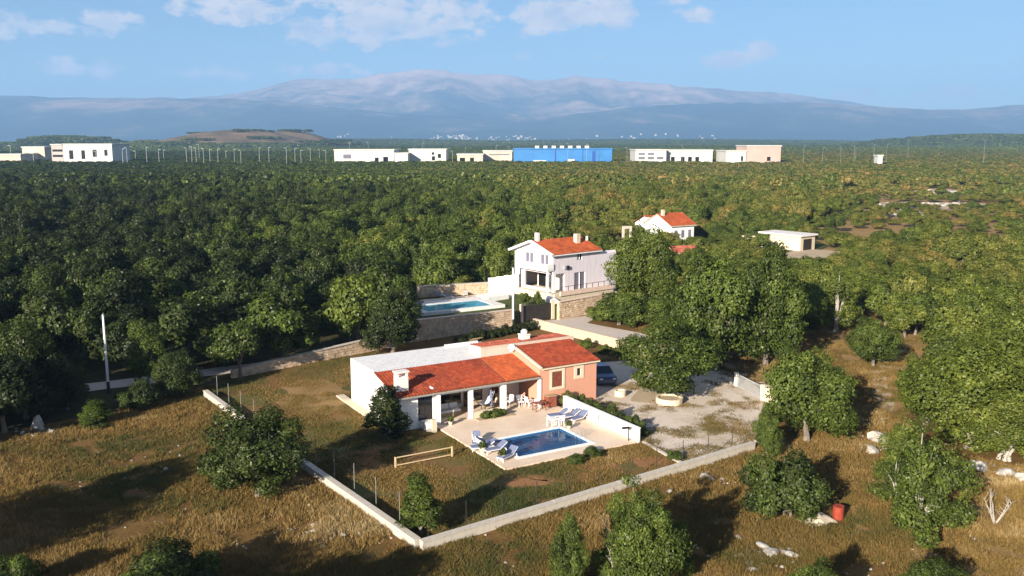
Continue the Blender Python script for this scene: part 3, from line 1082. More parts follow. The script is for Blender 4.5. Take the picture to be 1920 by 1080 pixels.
# ------------------------------------------------------------------ the woods
def in_poly(x, y, poly):
    c = False
    n = len(poly)
    j = n - 1
    for i in range(n):
        xi, yi = poly[i]
        xj, yj = poly[j]
        if (yi > y) != (yj > y) and x < (xj - xi) * (y - yi) / (yj - yi) + xi:
            c = not c
        j = i
    return c


OPEN = [g(-300, 905), g(0, 822), g(160, 785), g(300, 745), g(400, 722), g(560, 680), g(700, 650), (-13.5, 97), (-14, 119), (-4, 124), (4, 127), (14, 131), (20, 137), (27, 134), (33, 120), (36, 104), (38, 96), g(1775, 625), g(1760, 700), g(1690, 790), g(1760, 850), g(1950, 880), g(2400, 900), (60, -60), (-110, -60)]
HOLES = [((37, 197), 9.5, 11), ((57, 186), 9, 9), ((56, 170), 6, 11), ((30.6, 159.5), 3.6, 4), ((49, 192), 7, 3.5), ((23.6, 182), 3.2, 6), (g(1710, 450), 17, 22), (g(1895, 460), 20, 26), (g(1750, 385), 22, 14), (g(1640, 400), 10, 12), (g(1490, 490), 6, 14), (g(1780, 360), 16, 20)]


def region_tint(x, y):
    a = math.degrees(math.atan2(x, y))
    base = .04 + .50 * min(max((a + 24) / 28, 0), 1) ** 1.2          # darker green on one side, more olive on the other
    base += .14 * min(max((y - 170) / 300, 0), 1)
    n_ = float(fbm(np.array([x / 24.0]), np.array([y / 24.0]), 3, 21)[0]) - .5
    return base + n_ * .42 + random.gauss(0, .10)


near_pts, mid_pts = [], []
y = 62.0
while y < 1500:
    sp = 4.7 if y < 330 else 4.7 + (y - 330) * .0062
    half = y * .60 + 14
    x = -half
    while x < half:
        jx, jy = x + random.uniform(-.42, .42) * sp, y + random.uniform(-.42, .42) * sp
        x += sp
        if in_poly(jx, jy, OPEN):
            continue
        if any(((jx - c[0]) / a) ** 2 + ((jy - c[1]) / b) ** 2 < 1 for c, a, b in HOLES):
            continue
        if any(abs(jx - fx) < 3.4 and abs(jy - fy) < 3.4 for fx, fy in FRONT):
            continue
        px_ = 960 + 1722 * jx / jy
        scrub = px_ > 1560 + 40 * math.sin(jy * .05) and 185 < jy < 430
        if scrub and random.random() < .40:
            continue
        if random.random() < .07:
            continue
        az_ = math.degrees(math.atan2(jx, jy))
        hgt = random.gauss(6.6, 1.3) if az_ < 12 else random.gauss(5.3, 1.3)
        if scrub:
            hgt *= random.uniform(.32, .75)
        if 8 < jx < 75 and 122 < jy < 215:
            hgt = min(hgt, 3.6 + random.uniform(-.4, .8))
        if y > 420:
            hgt = min(hgt, 5.4)
        if random.random() < .07:
            hgt *= .62
        hgt = min(max(hgt, 1.6 if scrub else 2.8), 9)
        r = (hgt * .25 + 1.6) * random.uniform(.8, 1.2) * (1.0 if y < 330 else sp / 4.7 * .95)
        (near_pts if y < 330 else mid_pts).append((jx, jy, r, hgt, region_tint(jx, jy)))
    y += sp * .92
near_pts.sort(key=lambda q: -(q[3] / q[1]) * (1.0 if abs(q[0]) < q[1] * .585 + 2 else .2))
own, rest_pts = near_pts[:290], near_pts[290:]
for (x, y, r, h, tt) in own:
    a = math.degrees(math.atan2(x, y))
    px_ = 960 + 1722 * x / y
    if y > 130 and a >= 4:
        place = 'near the far cottage' if px_ < 1400 else 'near the flat roofed outbuilding' if px_ < 1600 else 'by the bare patches of the scrub'
        grp = 'scrub oaks around the cottage and outbuilding'
    elif a >= 4:
        place = 'in the thicket beyond the rust coloured clearing' if y < 105 else 'in the thicket far behind the rust coloured clearing' if px_ < 1750 else 'in thicket by the frame edge' + (', near the sandy track' if y < 95 else ', halfway back' if y < 115 else ', at its back')
        grp = 'scrub oaks beyond the clearing'
    elif a > -7:
        place = 'behind the villa' if px_ > 930 else 'behind the back wall of the villa pool'
        grp = 'oaks of the wood behind the villa'
    else:
        place = 'at the frame edge' if px_ < 110 else 'around the white pole' if px_ < 300 else 'behind the end of the side wall' if px_ < 430 else 'across the lane from the low stone wall' if px_ < 600 else 'beside the lone oak at the retaining wall'
        grp = 'oaks of the dark wood'
        row = y - (74 + max(0, px_ - 300) * .07)
        place += ', front row' if row < 10 else ', second row' if row < 18 else ', third row' if row < 28 else ', halfway in' if row < 40 else ', deep inside' if row < 58 else ', deepest'
    look = 'blackish green' if tt < .12 else 'dark green' if tt < .30 else 'mid green' if tt < .46 else 'olive green' if tt < .62 else 'yellowish'
    size = 'tall ' if h > 7.6 else 'low ' if h < 5.2 else ''
    size += 'broad ' if r > 3.65 else 'narrow ' if r < 2.75 else ''
    lab = size + look + ' oak ' + place
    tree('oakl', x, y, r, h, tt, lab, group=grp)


def instancer(name, label, pts, protos, kind='stuff', zfun=None):
    """one object whose points carry copies of the given foliage meshes"""
    n = len(pts)
    me = bpy.data.meshes.new(name)
    me.vertices.add(n)
    co_ = np.array([(q[0], q[1], q[5] if len(q) > 5 else 0.0) for q in pts], np.float32)
    me.vertices.foreach_set('co', co_.ravel())
    sc = me.attributes.new('size', 'FLOAT_VECTOR', 'POINT')
    sc.data.foreach_set('vector', np.array([(q[2], q[2], q[3]) for q in pts], np.float32).ravel())
    ro = me.attributes.new('turn', 'FLOAT_VECTOR', 'POINT')
    ro.data.foreach_set('vector', np.stack([np.zeros(n), np.zeros(n), rng.uniform(0, 6.28, n)], 1).astype(np.float32).ravel())
    ti = me.attributes.new('tint', 'FLOAT', 'POINT')
    ti.data.foreach_set('value', np.array([q[4] for q in pts], np.float32))
    ix = me.attributes.new('pick', 'INT', 'POINT')
    ix.data.foreach_set('value', rng.integers(0, len(protos), n).astype(np.int32))
    o = bpy.data.objects.new(name, me)
    C.objects.link(o)
    tag(o, label, None, None, kind)
    col = bpy.data.collections.new(name + '_shapes')
    for i, pm in enumerate(protos):
        po = bpy.data.objects.new('%s_shape_%02d' % (name, i), pm)
        col.objects.link(po)
    ng = bpy.data.node_groups.new(name + '_scatter', 'GeometryNodeTree')
    ng.interface.new_socket('Geometry', in_out='INPUT', socket_type='NodeSocketGeometry')
    ng.interface.new_socket('Geometry', in_out='OUTPUT', socket_type='NodeSocketGeometry')
    gi, go = ng.nodes.new('NodeGroupInput'), ng.nodes.new('NodeGroupOutput')
    ip = ng.nodes.new('GeometryNodeInstanceOnPoints')
    ci = ng.nodes.new('GeometryNodeCollectionInfo')
    ci.inputs['Collection'].default_value = col
    ci.inputs['Separate Children'].default_value = True
    ci.inputs['Reset Children'].default_value = True

    def na(nm, dt):
        q = ng.nodes.new('GeometryNodeInputNamedAttribute')
        q.data_type = dt
        q.inputs['Name'].default_value = nm
        return [s_ for s_ in q.outputs if s_.enabled and s_.name == 'Attribute'][0]
    ng.links.new(gi.outputs[0], ip.inputs['Points'])
    ng.links.new(ci.outputs[0], ip.inputs['Instance'])
    ip.inputs['Pick Instance'].default_value = True
    ng.links.new(na('pick', 'INT'), ip.inputs['Instance Index'])
    ng.links.new(na('turn', 'FLOAT_VECTOR'), ip.inputs['Rotation'])
    ng.links.new(na('size', 'FLOAT_VECTOR'), ip.inputs['Scale'])
    ng.links.new(ip.outputs[0], go.inputs[0])
    md = o.modifiers.new('scatter', 'NODES')
    md.node_group = ng
    return o


crownsL = [q[0] for q in OAKL]
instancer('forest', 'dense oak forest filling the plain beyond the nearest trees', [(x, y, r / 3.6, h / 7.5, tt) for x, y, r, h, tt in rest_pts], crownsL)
FARC = []
for k in range(4):
    cm, _ = make_crown('far_crown', 600 + k, 620, .85, r=(3, 3, 2.6), cz=3.6, n_lobe=14, lobe=(.9, 1.5), low=-.3)
    FARC.append(cm)
def hill_z(x, y):
    z = 0.0
    for (hx, hy, rx, ry, hh) in HILLS:
        d = math.hypot((x - hx) / rx, (y - hy) / ry)
        if d < 1:
            e = 1 - d
            z = max(z, e * e * (3 - 2 * e) * hh - .8)
    return z
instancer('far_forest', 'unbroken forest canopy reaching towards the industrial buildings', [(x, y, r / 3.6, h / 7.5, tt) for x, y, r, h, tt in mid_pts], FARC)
# beyond: wide tufts of canopy
CLUMP = []
for k in range(3):
    r_ = np.random.default_rng(700 + k)
    n = 1500
    c0 = r_.uniform(-30, 30, (26, 2))
    id_ = r_.integers(0, 26, n)
    d = r_.normal(size=(n, 3))
    d /= np.linalg.norm(d, axis=1, keepdims=True)
    p_ = np.concatenate([c0[id_], np.full((n, 1), 3.0)], 1) + d * np.array([5.5, 5.5, 3.2])
    CLUMP.append(leaf_mesh('canopy_tuft', p_, d + r_.normal(size=(n, 3)) * .4 + np.array([0, 0, .3]), r_.uniform(2.2, 4.0, n), r_.uniform(.2, .8, n)))
far_pts = []
y = 1480.0
while y < 8600:
    sp = 34 + (y - 1480) * .016
    x = -y * .62
    while x < y * .62:
        jx, jy = x + random.uniform(-.5, .5) * sp, y + random.uniform(-.5, .5) * sp
        x += sp
        z = hill_z(jx, jy)
        bare = any(math.hypot((jx - hx) / rx, (jy - hy) / ry) < .62 for (hx, hy, rx, ry, hh) in HILLS[:2])
        if bare and random.random() < .93:
            continue
        n_ = float(fbm(np.array([jx / 300.0]), np.array([jy / 300.0]), 3, 31)[0]) - .5
        far_pts.append((jx, jy, sp / 34 * .9, random.uniform(.55, 1.0), .42 + n_ * .5 + random.gauss(0, .05), z))
    y += sp * .9
instancer('distant_forest', 'distant forest and scrub of the plain up to the foot of the mountains', far_pts, CLUMP)

# ------------------------------------------------------------------ long house
house = thing('long_house', 'long low white house with red tiled porch roof and salmon pink wing', 'house', (HO.x, HO.y, 0), HA)


def corrugated(x0, x1, y0, y1, z0, z1, pitch=.27, amp=.05, course=.40, per=5):
    """a field of roman tiles: ribs up the slope, a step at every course"""
    nx = int((x1 - x0) / pitch * per) + 1
    xs = np.linspace(x0, x1, nx)
    rib = np.abs(np.sin((xs - x0) / pitch * np.pi)) * amp
    L_ = math.hypot(y1 - y0, z1 - z0)
    nc = max(1, int(L_ / course))
    V_, F_ = [], []
    for c in range(nc):
        for (t_, lift) in ((c / nc, .03), ((c + 1) / nc, 0.0)):
            yy, zz = y0 + (y1 - y0) * t_, z0 + (z1 - z0) * t_
            V_.append(np.stack([xs, np.full(nx, yy), zz + rib + lift], 1))
    V_ = np.concatenate(V_)
    i = np.arange(nx - 1)
    for r_ in range(2 * nc - 1):
        a = r_ * nx + i
        F_.append(np.stack([a, a + 1, a + nx + 1, a + nx], 1))
    F_ = np.concatenate(F_)
    me = bpy.data.meshes.new('roof_tiles')
    quads(me, V_, F_)
    return me


FZ = .12
# walls
w = MB()
w.extr_x([(.14, 0), (.14, 2.62), (4.5, 3.55), (10.1, 3.6), (10.1, 0)], 0.0, .22)          # side wall
part('side_wall', w, 'white', house)
part('back_wall', MB().box(.222, 12.6, 9.86, 10.1, 0, 3.6), 'white2', house)
fw = MB()
fw.box(.222, 1.75, .3, .5, 0, 2.6).box(1.75, 3.0, .3, .5, 0, .55).box(1.75, 3.0, .3, .5, 2.44, 2.6).box(3.0, 3.18, .3, .5, 0, 2.6)
fw.box(3.0, 3.18, .5, 3.3, 0, 3.0)
part('front_wall', fw, 'white', house)
win = part('window', MB().box(1.82, 2.93, .40, .43, .60, 2.39), 'glass', house)
fm = MB()
for (a0, a1, b0, b1) in ((1.75, 3.0, .55, .61), (1.75, 3.0, 2.38, 2.44), (1.75, 1.81, .61, 2.38), (2.94, 3.0, .61, 2.38), (2.36, 2.40, .61, 2.38)):
    fm.box(a0, a1, .36, .46, b0, b1)
part('frame', fm, 'dark_metal', win)
part('porch_back_wall', MB().box(3.18, 12.6, 3.3, 3.5, 0, 3.3), 'white2', house)
for k, (x0, x1, z0, z1, nm, mt) in enumerate([(3.7, 4.5, FZ, 2.2, 'door', 'plastic_white'), (4.9, 6.9, .5, 2.3, 'window', 'glass'), (7.3, 8.9, FZ, 2.3, 'glass_door', 'glass'), (9.7, 10.5, FZ, 2.1, 'door', 'wood_red')]):
    d_ = part(nm, MB().box(x0, x1, 3.24, 3.30, z0, z1), mt, house)
    fr_ = MB()
    fr_.box(x0 - .06, x0, 3.2, 3.298, z0, z1 + .06).box(x1, x1 + .06, 3.2, 3.298, z0, z1 + .06).box(x0, x1, 3.2, 3.298, z1, z1 + .06)
    part('frame', fr_, 'wood_red' if mt == 'glass' else 'plastic_white', d_)
part('porch_floor', MB().box(3.19, 12.55, .0, 3.23, 0, FZ + .02), 'paving', house)
for (x0, x1, y0, y1) in ((3.2, 3.52, -.05, .27), (6.08, 6.40, .0, .3), (9.02, 9.44, .0, .34)):
    part('column', MB().box(x0, x1, y0, y1, FZ + .02, 2.62), 'white', house)
part('beam', MB().box(3.19, 9.5, .06, .26, 2.44, 2.66), 'white', house)
part('porch_sill', MB().box(6.42, 9.0, .04, .24, FZ + .02, .62), 'cream', house)
part('low_wall', MB().box(1.95, 2.6, -.9, .28, 0, .62), 'white', house)
part('gate_pillar', MB().box(2.2, 2.58, -1.3, -.92, 0, 1.0), 'cream', house)
# roofs
part('flat_roof', MB().box(.0, 12.6, 4.52, 10.12, 3.6, 3.72), 'roof_flat', house)
rs = MB().extr_x([(-.06, 2.62), (-.06, 2.70), (4.5, 3.70), (4.5, 3.56)], -.05, 12.55)
rf = part('porch_roof', rs, 'wood', house)
part('roof_tiles', corrugated(-.08, 9.33, -.10, 4.5, 2.71, 3.72), 'tiles', rf)
part('roof_tiles', corrugated(9.45, 12.56, -.14, 4.5, 2.74, 3.75), 'tiles_orange', rf)
part('valley_flashing', MB().beam((9.39, -.1, 2.76), (9.39, 4.5, 3.75), .09, .05), 'wood_red', rf)
part('verge_tiles', MB().beam((-.06, -.12, 2.74), (-.06, 4.52, 3.76), .14, .08), 'tiles', rf)
part('gutter', MB().tube([(-.05, -.16, 2.64), (12.5, -.16, 2.64)], .055, 6), 'steel', house)
# parapet and rear roof
part('parapet', MB().box(9.55, 19.05, 4.55, 4.75, 3.721, 4.50), 'pink_pale', house)
part('parapet_coping', MB().box(9.50, 19.1, 4.50, 4.80, 4.502, 4.57), 'cream', house)
part('rear_upstand', MB().box(8.6, 11.9, 9.4, 9.6, 3.721, 4.0), 'white', house)
part('rear_block', MB().box(12.64, 19.0, 4.8, 7.4, 0, 4.1), 'white2', house)
rr = part('rear_roof', MB().extr_x([(4.8, 4.36), (4.8, 4.44), (7.6, 4.24), (7.6, 4.14)], 10.1, 19.1), 'wood', house)
part('roof_tiles', corrugated(10.1, 19.1, 4.82, 7.65, 4.45, 4.25), 'tiles_old', rr)
part('rear_gable', MB().extr_x([(4.8, 3.722), (4.8, 4.5), (7.5, 4.26), (7.5, 3.722)], 9.95, 10.09), 'pink_pale', house)
# pink wing
W0, W1, WY = 12.62, 18.35, .02
wg = MB()
sx0, sx1, sz0, sz1 = 13.75, 14.95, 1.56, 3.02
tx0, tx1, tz0, tz1 = 16.2, 16.85, 2.20, 3.05
wt = 3.34
wg.box(W0, sx0, WY, WY + .2, 0, wt).box(sx0, sx1, WY, WY + .2, 0, sz0).box(sx0, sx1, WY, WY + .2, sz1, wt)
wg.box(sx1, tx0, WY, WY + .2, 0, wt).box(tx0, tx1, WY, WY + .2, 0, tz0).box(tx0, tx1, WY, WY + .2, tz1, wt).box(tx1, W1, WY, WY + .2, 0, wt)
part('wing_front_wall', wg, 'pink', house)
for x0, x1 in ((W0, W0 + .2), (W1 - .2, W1)):
    part('wing_side_wall', MB().extr_x([(WY + .2, 0), (WY + .2, wt), (4.54, 4.28), (4.54, 0)], x0, x1), 'pink', house)
sh = part('shuttered_window', MB().box(sx0 + .08, sx1 - .08, WY + .05, WY + .1, sz0 + .08, sz1 - .08), 'wood_red', house)
for k in range(12):
    zz = sz0 + .14 + k * .105
    part('slat', MB().box(sx0 + .14, sx1 - .14, WY + .015, WY + .048, zz, zz + .07), 'wood_red', sh)
fr_ = MB()
for (a0, a1, b0, b1) in ((sx0 - .14, sx0 + .07, sz0 - .16, sz1 + .14), (sx1 - .07, sx1 + .14, sz0 - .16, sz1 + .14), (sx0 + .07, sx1 - .07, sz0 - .16, sz0 + .06), (sx0 + .07, sx1 - .07, sz1 - .06, sz1 + .14)):
    fr_.box(a0, a1, WY - .05, WY + .08, b0, b1)
part('frame', fr_, 'cream', sh)
wn = part('window', MB().box(tx0 + .12, tx1 - .12, WY + .08, WY + .11, tz0 + .1, tz1 - .1), 'glass', house)
fr_ = MB()
for (a0, a1, b0, b1) in ((tx0 - .16, tx0 + .12, tz0 - .16, tz1 + .16), (tx1 - .12, tx1 + .16, tz0 - .16, tz1 + .16), (tx0 + .12, tx1 - .12, tz0 - .16, tz0 + .1), (tx0 + .12, tx1 - .12, tz1 - .1, tz1 + .16)):
    fr_.box(a0, a1, WY - .05, WY + .12, b0, b1)
part('frame', fr_, 'cream', wn)
wr = part('wing_roof', MB().extr_x([(-.2, 3.28), (-.2, 3.38), (4.54, 4.34), (4.54, 4.24)], W0 + .12, W1 + .25), 'cream', house)
part('roof_tiles', corrugated(W0 + .14, W1 + .26, -.22, 4.54, 3.40, 4.36), 'tiles', wr)
part('verge_coping', MB().beam((W0 + .02, -.2, 3.46), (W0 + .02, 4.5, 4.48), .22, .16), 'cream', wr)
part('corner_pilaster', MB().box(W0 - .1, W0 + .12, WY - .08, WY + .2, FZ, 2.6), 'white2', house)
part('wing_beam', MB().box(9.45, W0, .06, .24, 2.48, 2.66), 'wood', house)
dp = part('drainpipe', MB().tube([(.02, .06, 0), (.02, .06, 2.6)], .05, 6), 'steel', house)
# chimneys
def chimney(x, y, z0, z1, w_, d_, cap, mat='white2'):
    ch = part('chimney', MB().box(x - w_ / 2, x + w_ / 2, y - d_ / 2, y + d_ / 2, z0, z1), mat, house)
    c = MB()
    if cap == 'slab':
        for sx in (-1, 1):
            for sy in (-1, 1):
                c.box(x + sx * (w_ / 2 - .09) - .08, x + sx * (w_ / 2 - .09) + .08, y + sy * (d_ / 2 - .09) - .08, y + sy * (d_ / 2 - .09) + .08, z1 + .002, z1 + .3)
        c.box(x - w_ / 2 - .07, x + w_ / 2 + .07, y - d_ / 2 - .07, y + d_ / 2 + .07, z1 + .302, z1 + .42)
    else:
        c.box(x - w_ / 2 - .05, x + w_ / 2 + .05, y - d_ / 2 - .05, y + d_ / 2 + .05, z1 + .002, z1 + .08)
        c.tube([(x, y, z1 + .082), (x, y, z1 + .35), (x, y, z1 + .5)], [w_ * .38, w_ * .42, w_ * .2], 10)
    part('chimney_cap', c, mat, ch)
    return ch


chimney(.75, 1.15, 2.6, 4.1, .95, .6, 'slab')
chimney(15.1, 6.6, 3.9, 4.75, .75, .75, 'round')
# satellite dish on the parapet
ds = thing('satellite_dish', 'pale round satellite dish on the parapet beside the wing roof', 'dish', (*H(12.35, 4.5), 4.0), HA)
pts = MB()
c0 = Vector((0, -.35, .35))
axis = Vector((-.75, -.6, .35)).normalized()
a_ = axis.orthogonal().normalized()
b_v = axis.cross(a_)
rings = []
for i, rr_ in enumerate((0.02, .13, .25, .33)):
    ring = []
    for k in range(16):
        an = k * math.pi / 8
        ring.append(tuple(c0 + (a_ * math.cos(an) + b_v * math.sin(an)) * rr_ + axis * rr_ * rr_ * .5))
    rings.append(ring)
for i in range(3):
    for k in range(16):
        k2 = (k + 1) % 16
        pts.poly([rings[i][k], rings[i][k2], rings[i + 1][k2], rings[i + 1][k]])
part('dish', pts, 'cloth_dish', ds)
part('mast', MB().tube([(0, -.05, 0), (0, -.1, .5), tuple(c0 - axis * .05)], .03, 6), 'steel', ds)
part('feed_arm', MB().tube([tuple(c0 - b_v * .4), tuple(c0 + axis * .45)], .02, 5), 'steel', ds)

# ------------------------------------------------------------------ terrace: pool, wall, furniture
pool = thing('swimming_pool', 'rectangular blue swimming pool with white coping on the terrace', 'swimming pool', (HO.x, HO.y, 0), HA)
pb = MB()
zf = -1.35
x0, x1, y0, y1 = PU0, PU1, PV0, PV1
pb.poly([(x0, y0, zf), (x1, y0, zf), (x1, y1, zf), (x0, y1, zf)])
pb.poly([(x0, y0, zf), (x0, y0, .13), (x1, y0, .13), (x1, y0, zf)]).poly([(x1, y0, zf), (x1, y0, .13), (x1, y1, .13), (x1, y1, zf)])
pb.poly([(x1, y1, zf), (x1, y1, .13), (x0, y1, .13), (x0, y1, zf)]).poly([(x0, y1, zf), (x0, y1, .13), (x0, y0, .13), (x0, y0, zf)])
part('basin', pb, 'pool_tiles', pool)
for (a0, a1, b0, b1) in ((x0 - .298, x1 + .298, y0 - .298, y0 - .002), (x0 - .298, x1 + .298, y1 + .002, y1 + .298), (x0 - .298, x0 - .002, y0, y1), (x1 + .002, x1 + .298, y0, y1)):
    part('coping', MB().box(a0, a1, b0, b1, .02, .17), 'white', pool)
part('water', MB().poly([(x0 + .001, y0 + .001, .05), (x1 - .001, y0 + .001, .05), (x1 - .001, y1 - .001, .05), (x0 + .001, y1 - .001, .05)]), 'water', pool)
stp = MB()
for k in range(4):
    stp.box(x0 + .002, x0 + .35 * (4 - k), y1 - 1.3, y1 - .003, zf + .002 + k * .3, zf + (k + 1) * .3)
part('steps', stp, 'pool_tiles', pool)
lad = MB()
for yy in (PV0 + 1.2, PV0 + 1.7):
    lad.tube([(PU1 + .3, yy, .12), (PU1 + .3, yy, .8), (PU1 - .08, yy, .85), (PU1 - .08, yy, -.6)], .022, 6)
part('ladder', lad, 'steel', pool)


def hole_in_sheet(name, outer, inner):
    """cut a real opening into a flat sheet so that the pool is not covered"""
    o = bpy.data.objects[name]
    z = o.data.vertices[0].co.z
    import bmesh
    bm = bmesh.new()
    bm.from_mesh(o.data)
    for i in range(4):
        a, b = Vector((*inner[i], z)), Vector((*inner[(i + 1) % 4], z))
        d = (b - a).normalized()
        nrm = Vector((-d.y, d.x, 0))
        bmesh.ops.bisect_plane(bm, geom=bm.verts[:] + bm.edges[:] + bm.faces[:], plane_co=a, plane_no=nrm, dist=1e-5)
    dead = []
    for f_ in bm.faces:
        c = f_.calc_center_median()
        if in_poly(c.x, c.y, inner):
            dead.append(f_)
    bmesh.ops.delete(bm, geom=dead, context='FACES')
    bm.to_mesh(o.data)
    bm.free()


cut = [H(PU0 + .0, PV0), H(PU1, PV0), H(PU1, PV1), H(PU0, PV1)]
for nm in ('ground', 'dry_field', 'lawn'):
    hole_in_sheet(nm, None, cut)

ww = thing('white_wall', 'low white wall closing the terrace beside the loungers', 'wall', (HO.x, HO.y, 0), HA)
part('wall_body', MB().box(14.15, 14.38, -11.05, -1.2, 0, 1.12), 'white', ww)
part('coping', MB().box(14.11, 14.42, -11.09, -1.2, 1.122, 1.17), 'white', ww)
part('wall_light', MB().box(14.09, 14.148, -6.3, -6.15, .45, .9), 'steel', ww)


def lounger_proto():
    o = thing('sun_lounger', '', 'sun lounger', (0, 0, 0), 0, 'sun loungers on the terrace')
    f_ = MB().box(-.33, .33, -.95, .25, .26, .31)
    part('frame', f_, 'plastic_white', o)
    for sx in (-.28, .28):
        for yy in (-.85, .75):
            part('leg', MB().box(sx - .03, sx + .03, yy - .03, yy + .03, 0, .26), 'plastic_white', o)
    part('mattress', MB().box(-.31, .31, -.94, .24, .312, .40), 'cloth_blue', o)
    part('backrest', MB().beam((0, .24, .36), (0, .85, .80), .62, .07), 'cloth_blue', o)
    part('back_frame', MB().beam((0, .24, .30), (0, .88, .765), .66, .04).beam((-.3, .75, .26), (.3, .75, .26), .04, .04), 'plastic_white', o)
    return o


lp = lounger_proto()
spots = [(12.3, -3.3, 1.75, 'blue cushioned lounger nearest the pink wing'), (13.0, -3.9, 1.7, 'middle blue cushioned lounger by the white wall'), (13.3, -4.7, 1.4, 'lounger by the white wall, nearest the pool'),
         (3.5, -6.9, 1.9, 'lounger at the terrace edge nearest the green plants'), (4.1, -7.7, 1.6, 'lounger beside the pool steps, its foot towards the water'), (3.7, -5.5, .5, 'lounger laid flat behind the pool edge group'), (4.15, -9.3, 1.2, 'single lounger at the corner of the pool coping'), (4.2, -6.2, -1.2, 'lounger with its head against the pool coping')]
for k, (u, v, a_, lab) in enumerate(spots):
    o = lp if k == 0 else copy_tree(lp)
    o.location = (*H(u, v), FZ)
    o.rotation_euler = (0, 0, HA - a_)
    o.scale = (.92, .92, .92)
    o['label'] = lab


def chair_proto():
    o = thing('plastic_chair', '', 'chair', (0, 0, 0), 0, 'white plastic chairs')
    part('seat', MB().box(-.25, .25, -.25, .25, .42, .46), 'plastic_white', o)
    part('backrest', MB().beam((0, .25, .46), (0, .34, .92), .5, .04), 'plastic_white', o)
    for sx in (-.21, .21):
        for sy in (-.21, .21):
            part('leg', MB().beam((sx * 1.1, sy * 1.1, 0), (sx, sy, .42), .04, .04), 'plastic_white', o)
        part('armrest', MB().beam((sx * 1.2, -.2, .66), (sx * 1.2, .3, .68), .05, .03), 'plastic_white', o)
    return o


cp = chair_proto()
for k, (u, v, a_, lab) in enumerate([(11.3, .9, .4, 'white plastic chair under the orange roof beside the dark table'), (11.9, .5, 2.2, 'white plastic chair at the corner of the pink wing'), (10.6, 1.4, -.6, 'white plastic chair farthest inside the dining porch'),
                                     (3.55, -6.1, 1.0, 'white chair among the loungers at the terrace edge'), (11.35, -5.0, 3.6, 'white chair by the pool corner'), (12.1, -.2, 3.4, 'white plastic chair standing out on the terrace')]):
    o = cp if k == 0 else copy_tree(cp)
    o.location = (*H(u, v), FZ + .02 if v > 0 else FZ)
    o.rotation_euler = (0, 0, a_)
    o['label'] = lab


def table(name, label, u, v, w_, d_, h_, mat, rot=0.0):
    o = thing(name, label, 'table', (*H(u, v), FZ + .021 if v > 0 else FZ), HA + rot)
    part('table_top', MB().box(-w_ / 2, w_ / 2, -d_ / 2, d_ / 2, h_ - .04, h_), mat, o)
    for sx in (-1, 1):
        for sy in (-1, 1):
            part('leg', MB().box(sx * (w_ / 2 - .08) - .03, sx * (w_ / 2 - .08) + .03, sy * (d_ / 2 - .08) - .03, sy * (d_ / 2 - .08) + .03, 0, h_ - .041), mat, o)
    return o


table('dining_table', 'dark red wooden table beside the pink wing corner', 12.1, -.75, 1.1, .7, .72, 'wood_red')
table('pool_table', 'small white table by the pool corner', 10.7, -5.0, .8, .8, .7, 'plastic_white')
table('side_table', 'low white side table among the loungers', 3.9, -7.3, .45, .45, .4, 'plastic_white')
table('porch_table', 'pale wooden table inside the second porch bay', 7.6, 1.6, 1.3, .8, .74, 'wood_pale')
sf = thing('porch_sofa', 'long white bench sofa with cushions inside the first porch bay', 'sofa', (*H(4.9, 1.9), FZ + .021), HA)
part('base', MB().box(-1.2, 1.2, -.4, .35, 0, .30), 'wood', sf)
for k in range(3):
    part('seat_cushion', MB().box(-1.18 + k * .79, -.42 + k * .79, -.4, .2, .302, .46), 'cloth_white', sf)
    part('back_cushion', MB().beam((-.8 + k * .79, .22, .47), (-.8 + k * .79, .34, .85), .72, .16), 'cloth_white', sf)
hm = thing('hammock', 'white cloth hammock slung in the second porch bay', 'hammock', (*H(7.7, .75), FZ + .021), HA)
mb = MB()
for i in range(12):
    t0_, t1_ = i / 12, (i + 1) / 12
    pr = []
    for t_ in (t0_, t1_):
        xx = -1.0 + 2.0 * t_
        zz = 1.55 - .9 * math.sin(math.pi * t_) ** .8 + .15 * t_
        ww_ = .10 + .38 * math.sin(math.pi * t_)
        pr.append([(xx, -ww_, zz + ww_ * .35), (xx, 0, zz), (xx, ww_, zz + ww_ * .35)])
    for k in range(2):
        mb.poly([pr[0][k], pr[0][k + 1], pr[1][k + 1], pr[1][k]])
part('cloth', mb, 'cloth_white', hm, smooth=True)
part('rope', MB().tube([(-1.0, 0, 1.55), (-1.3, 0, 2.2)], .015, 5).tube([(1.0, 0, 1.7), (1.25, 0, 2.3)], .015, 5), 'wood', hm)
pr_ = thing('folded_parasol', 'grey folded parasol standing behind the porch sill', 'parasol', (*H(8.35, .6), FZ + .021), HA)
part('pole', MB().tube([(0, 0, 0), (0, 0, 2.2)], .025, 6), 'steel', pr_)
part('folded_canopy', MB().tube([(0, 0, .7), (0, 0, .9), (0, 0, 1.6), (0, 0, 2.1)], [.16, .17, .10, .03], 8), 'cloth_blue', pr_)
part('base', MB().tube([(0, 0, 0), (0, 0, .08)], .25, 12), 'concrete', pr_)
ov = thing('outdoor_oven', 'pale domed outdoor oven inside the dining porch', 'oven', (*H(10.45, 2.35), FZ + .021), HA)
part('plinth', MB().box(-.5, .5, -.45, .45, 0, .85), 'cream', ov)
dm = MB()
prev = None
for i in range(6):
    a0 = i / 5 * math.pi / 2
    ring = [(.46 * math.cos(a0) * math.cos(k * math.pi / 7), .44 * math.cos(a0) * math.sin(k * math.pi / 7), .852 + .5 * math.sin(a0)) for k in range(14)]
    if prev:
        for k in range(14):
            dm.poly([prev[k], prev[(k + 1) % 14], ring[(k + 1) % 14], ring[k]])
    prev = ring
part('dome', dm, 'cream', ov, smooth=True)
part('oven_mouth', MB().box(-.16, .16, -.50, -.44, .87, 1.12), 'dark_metal', ov)
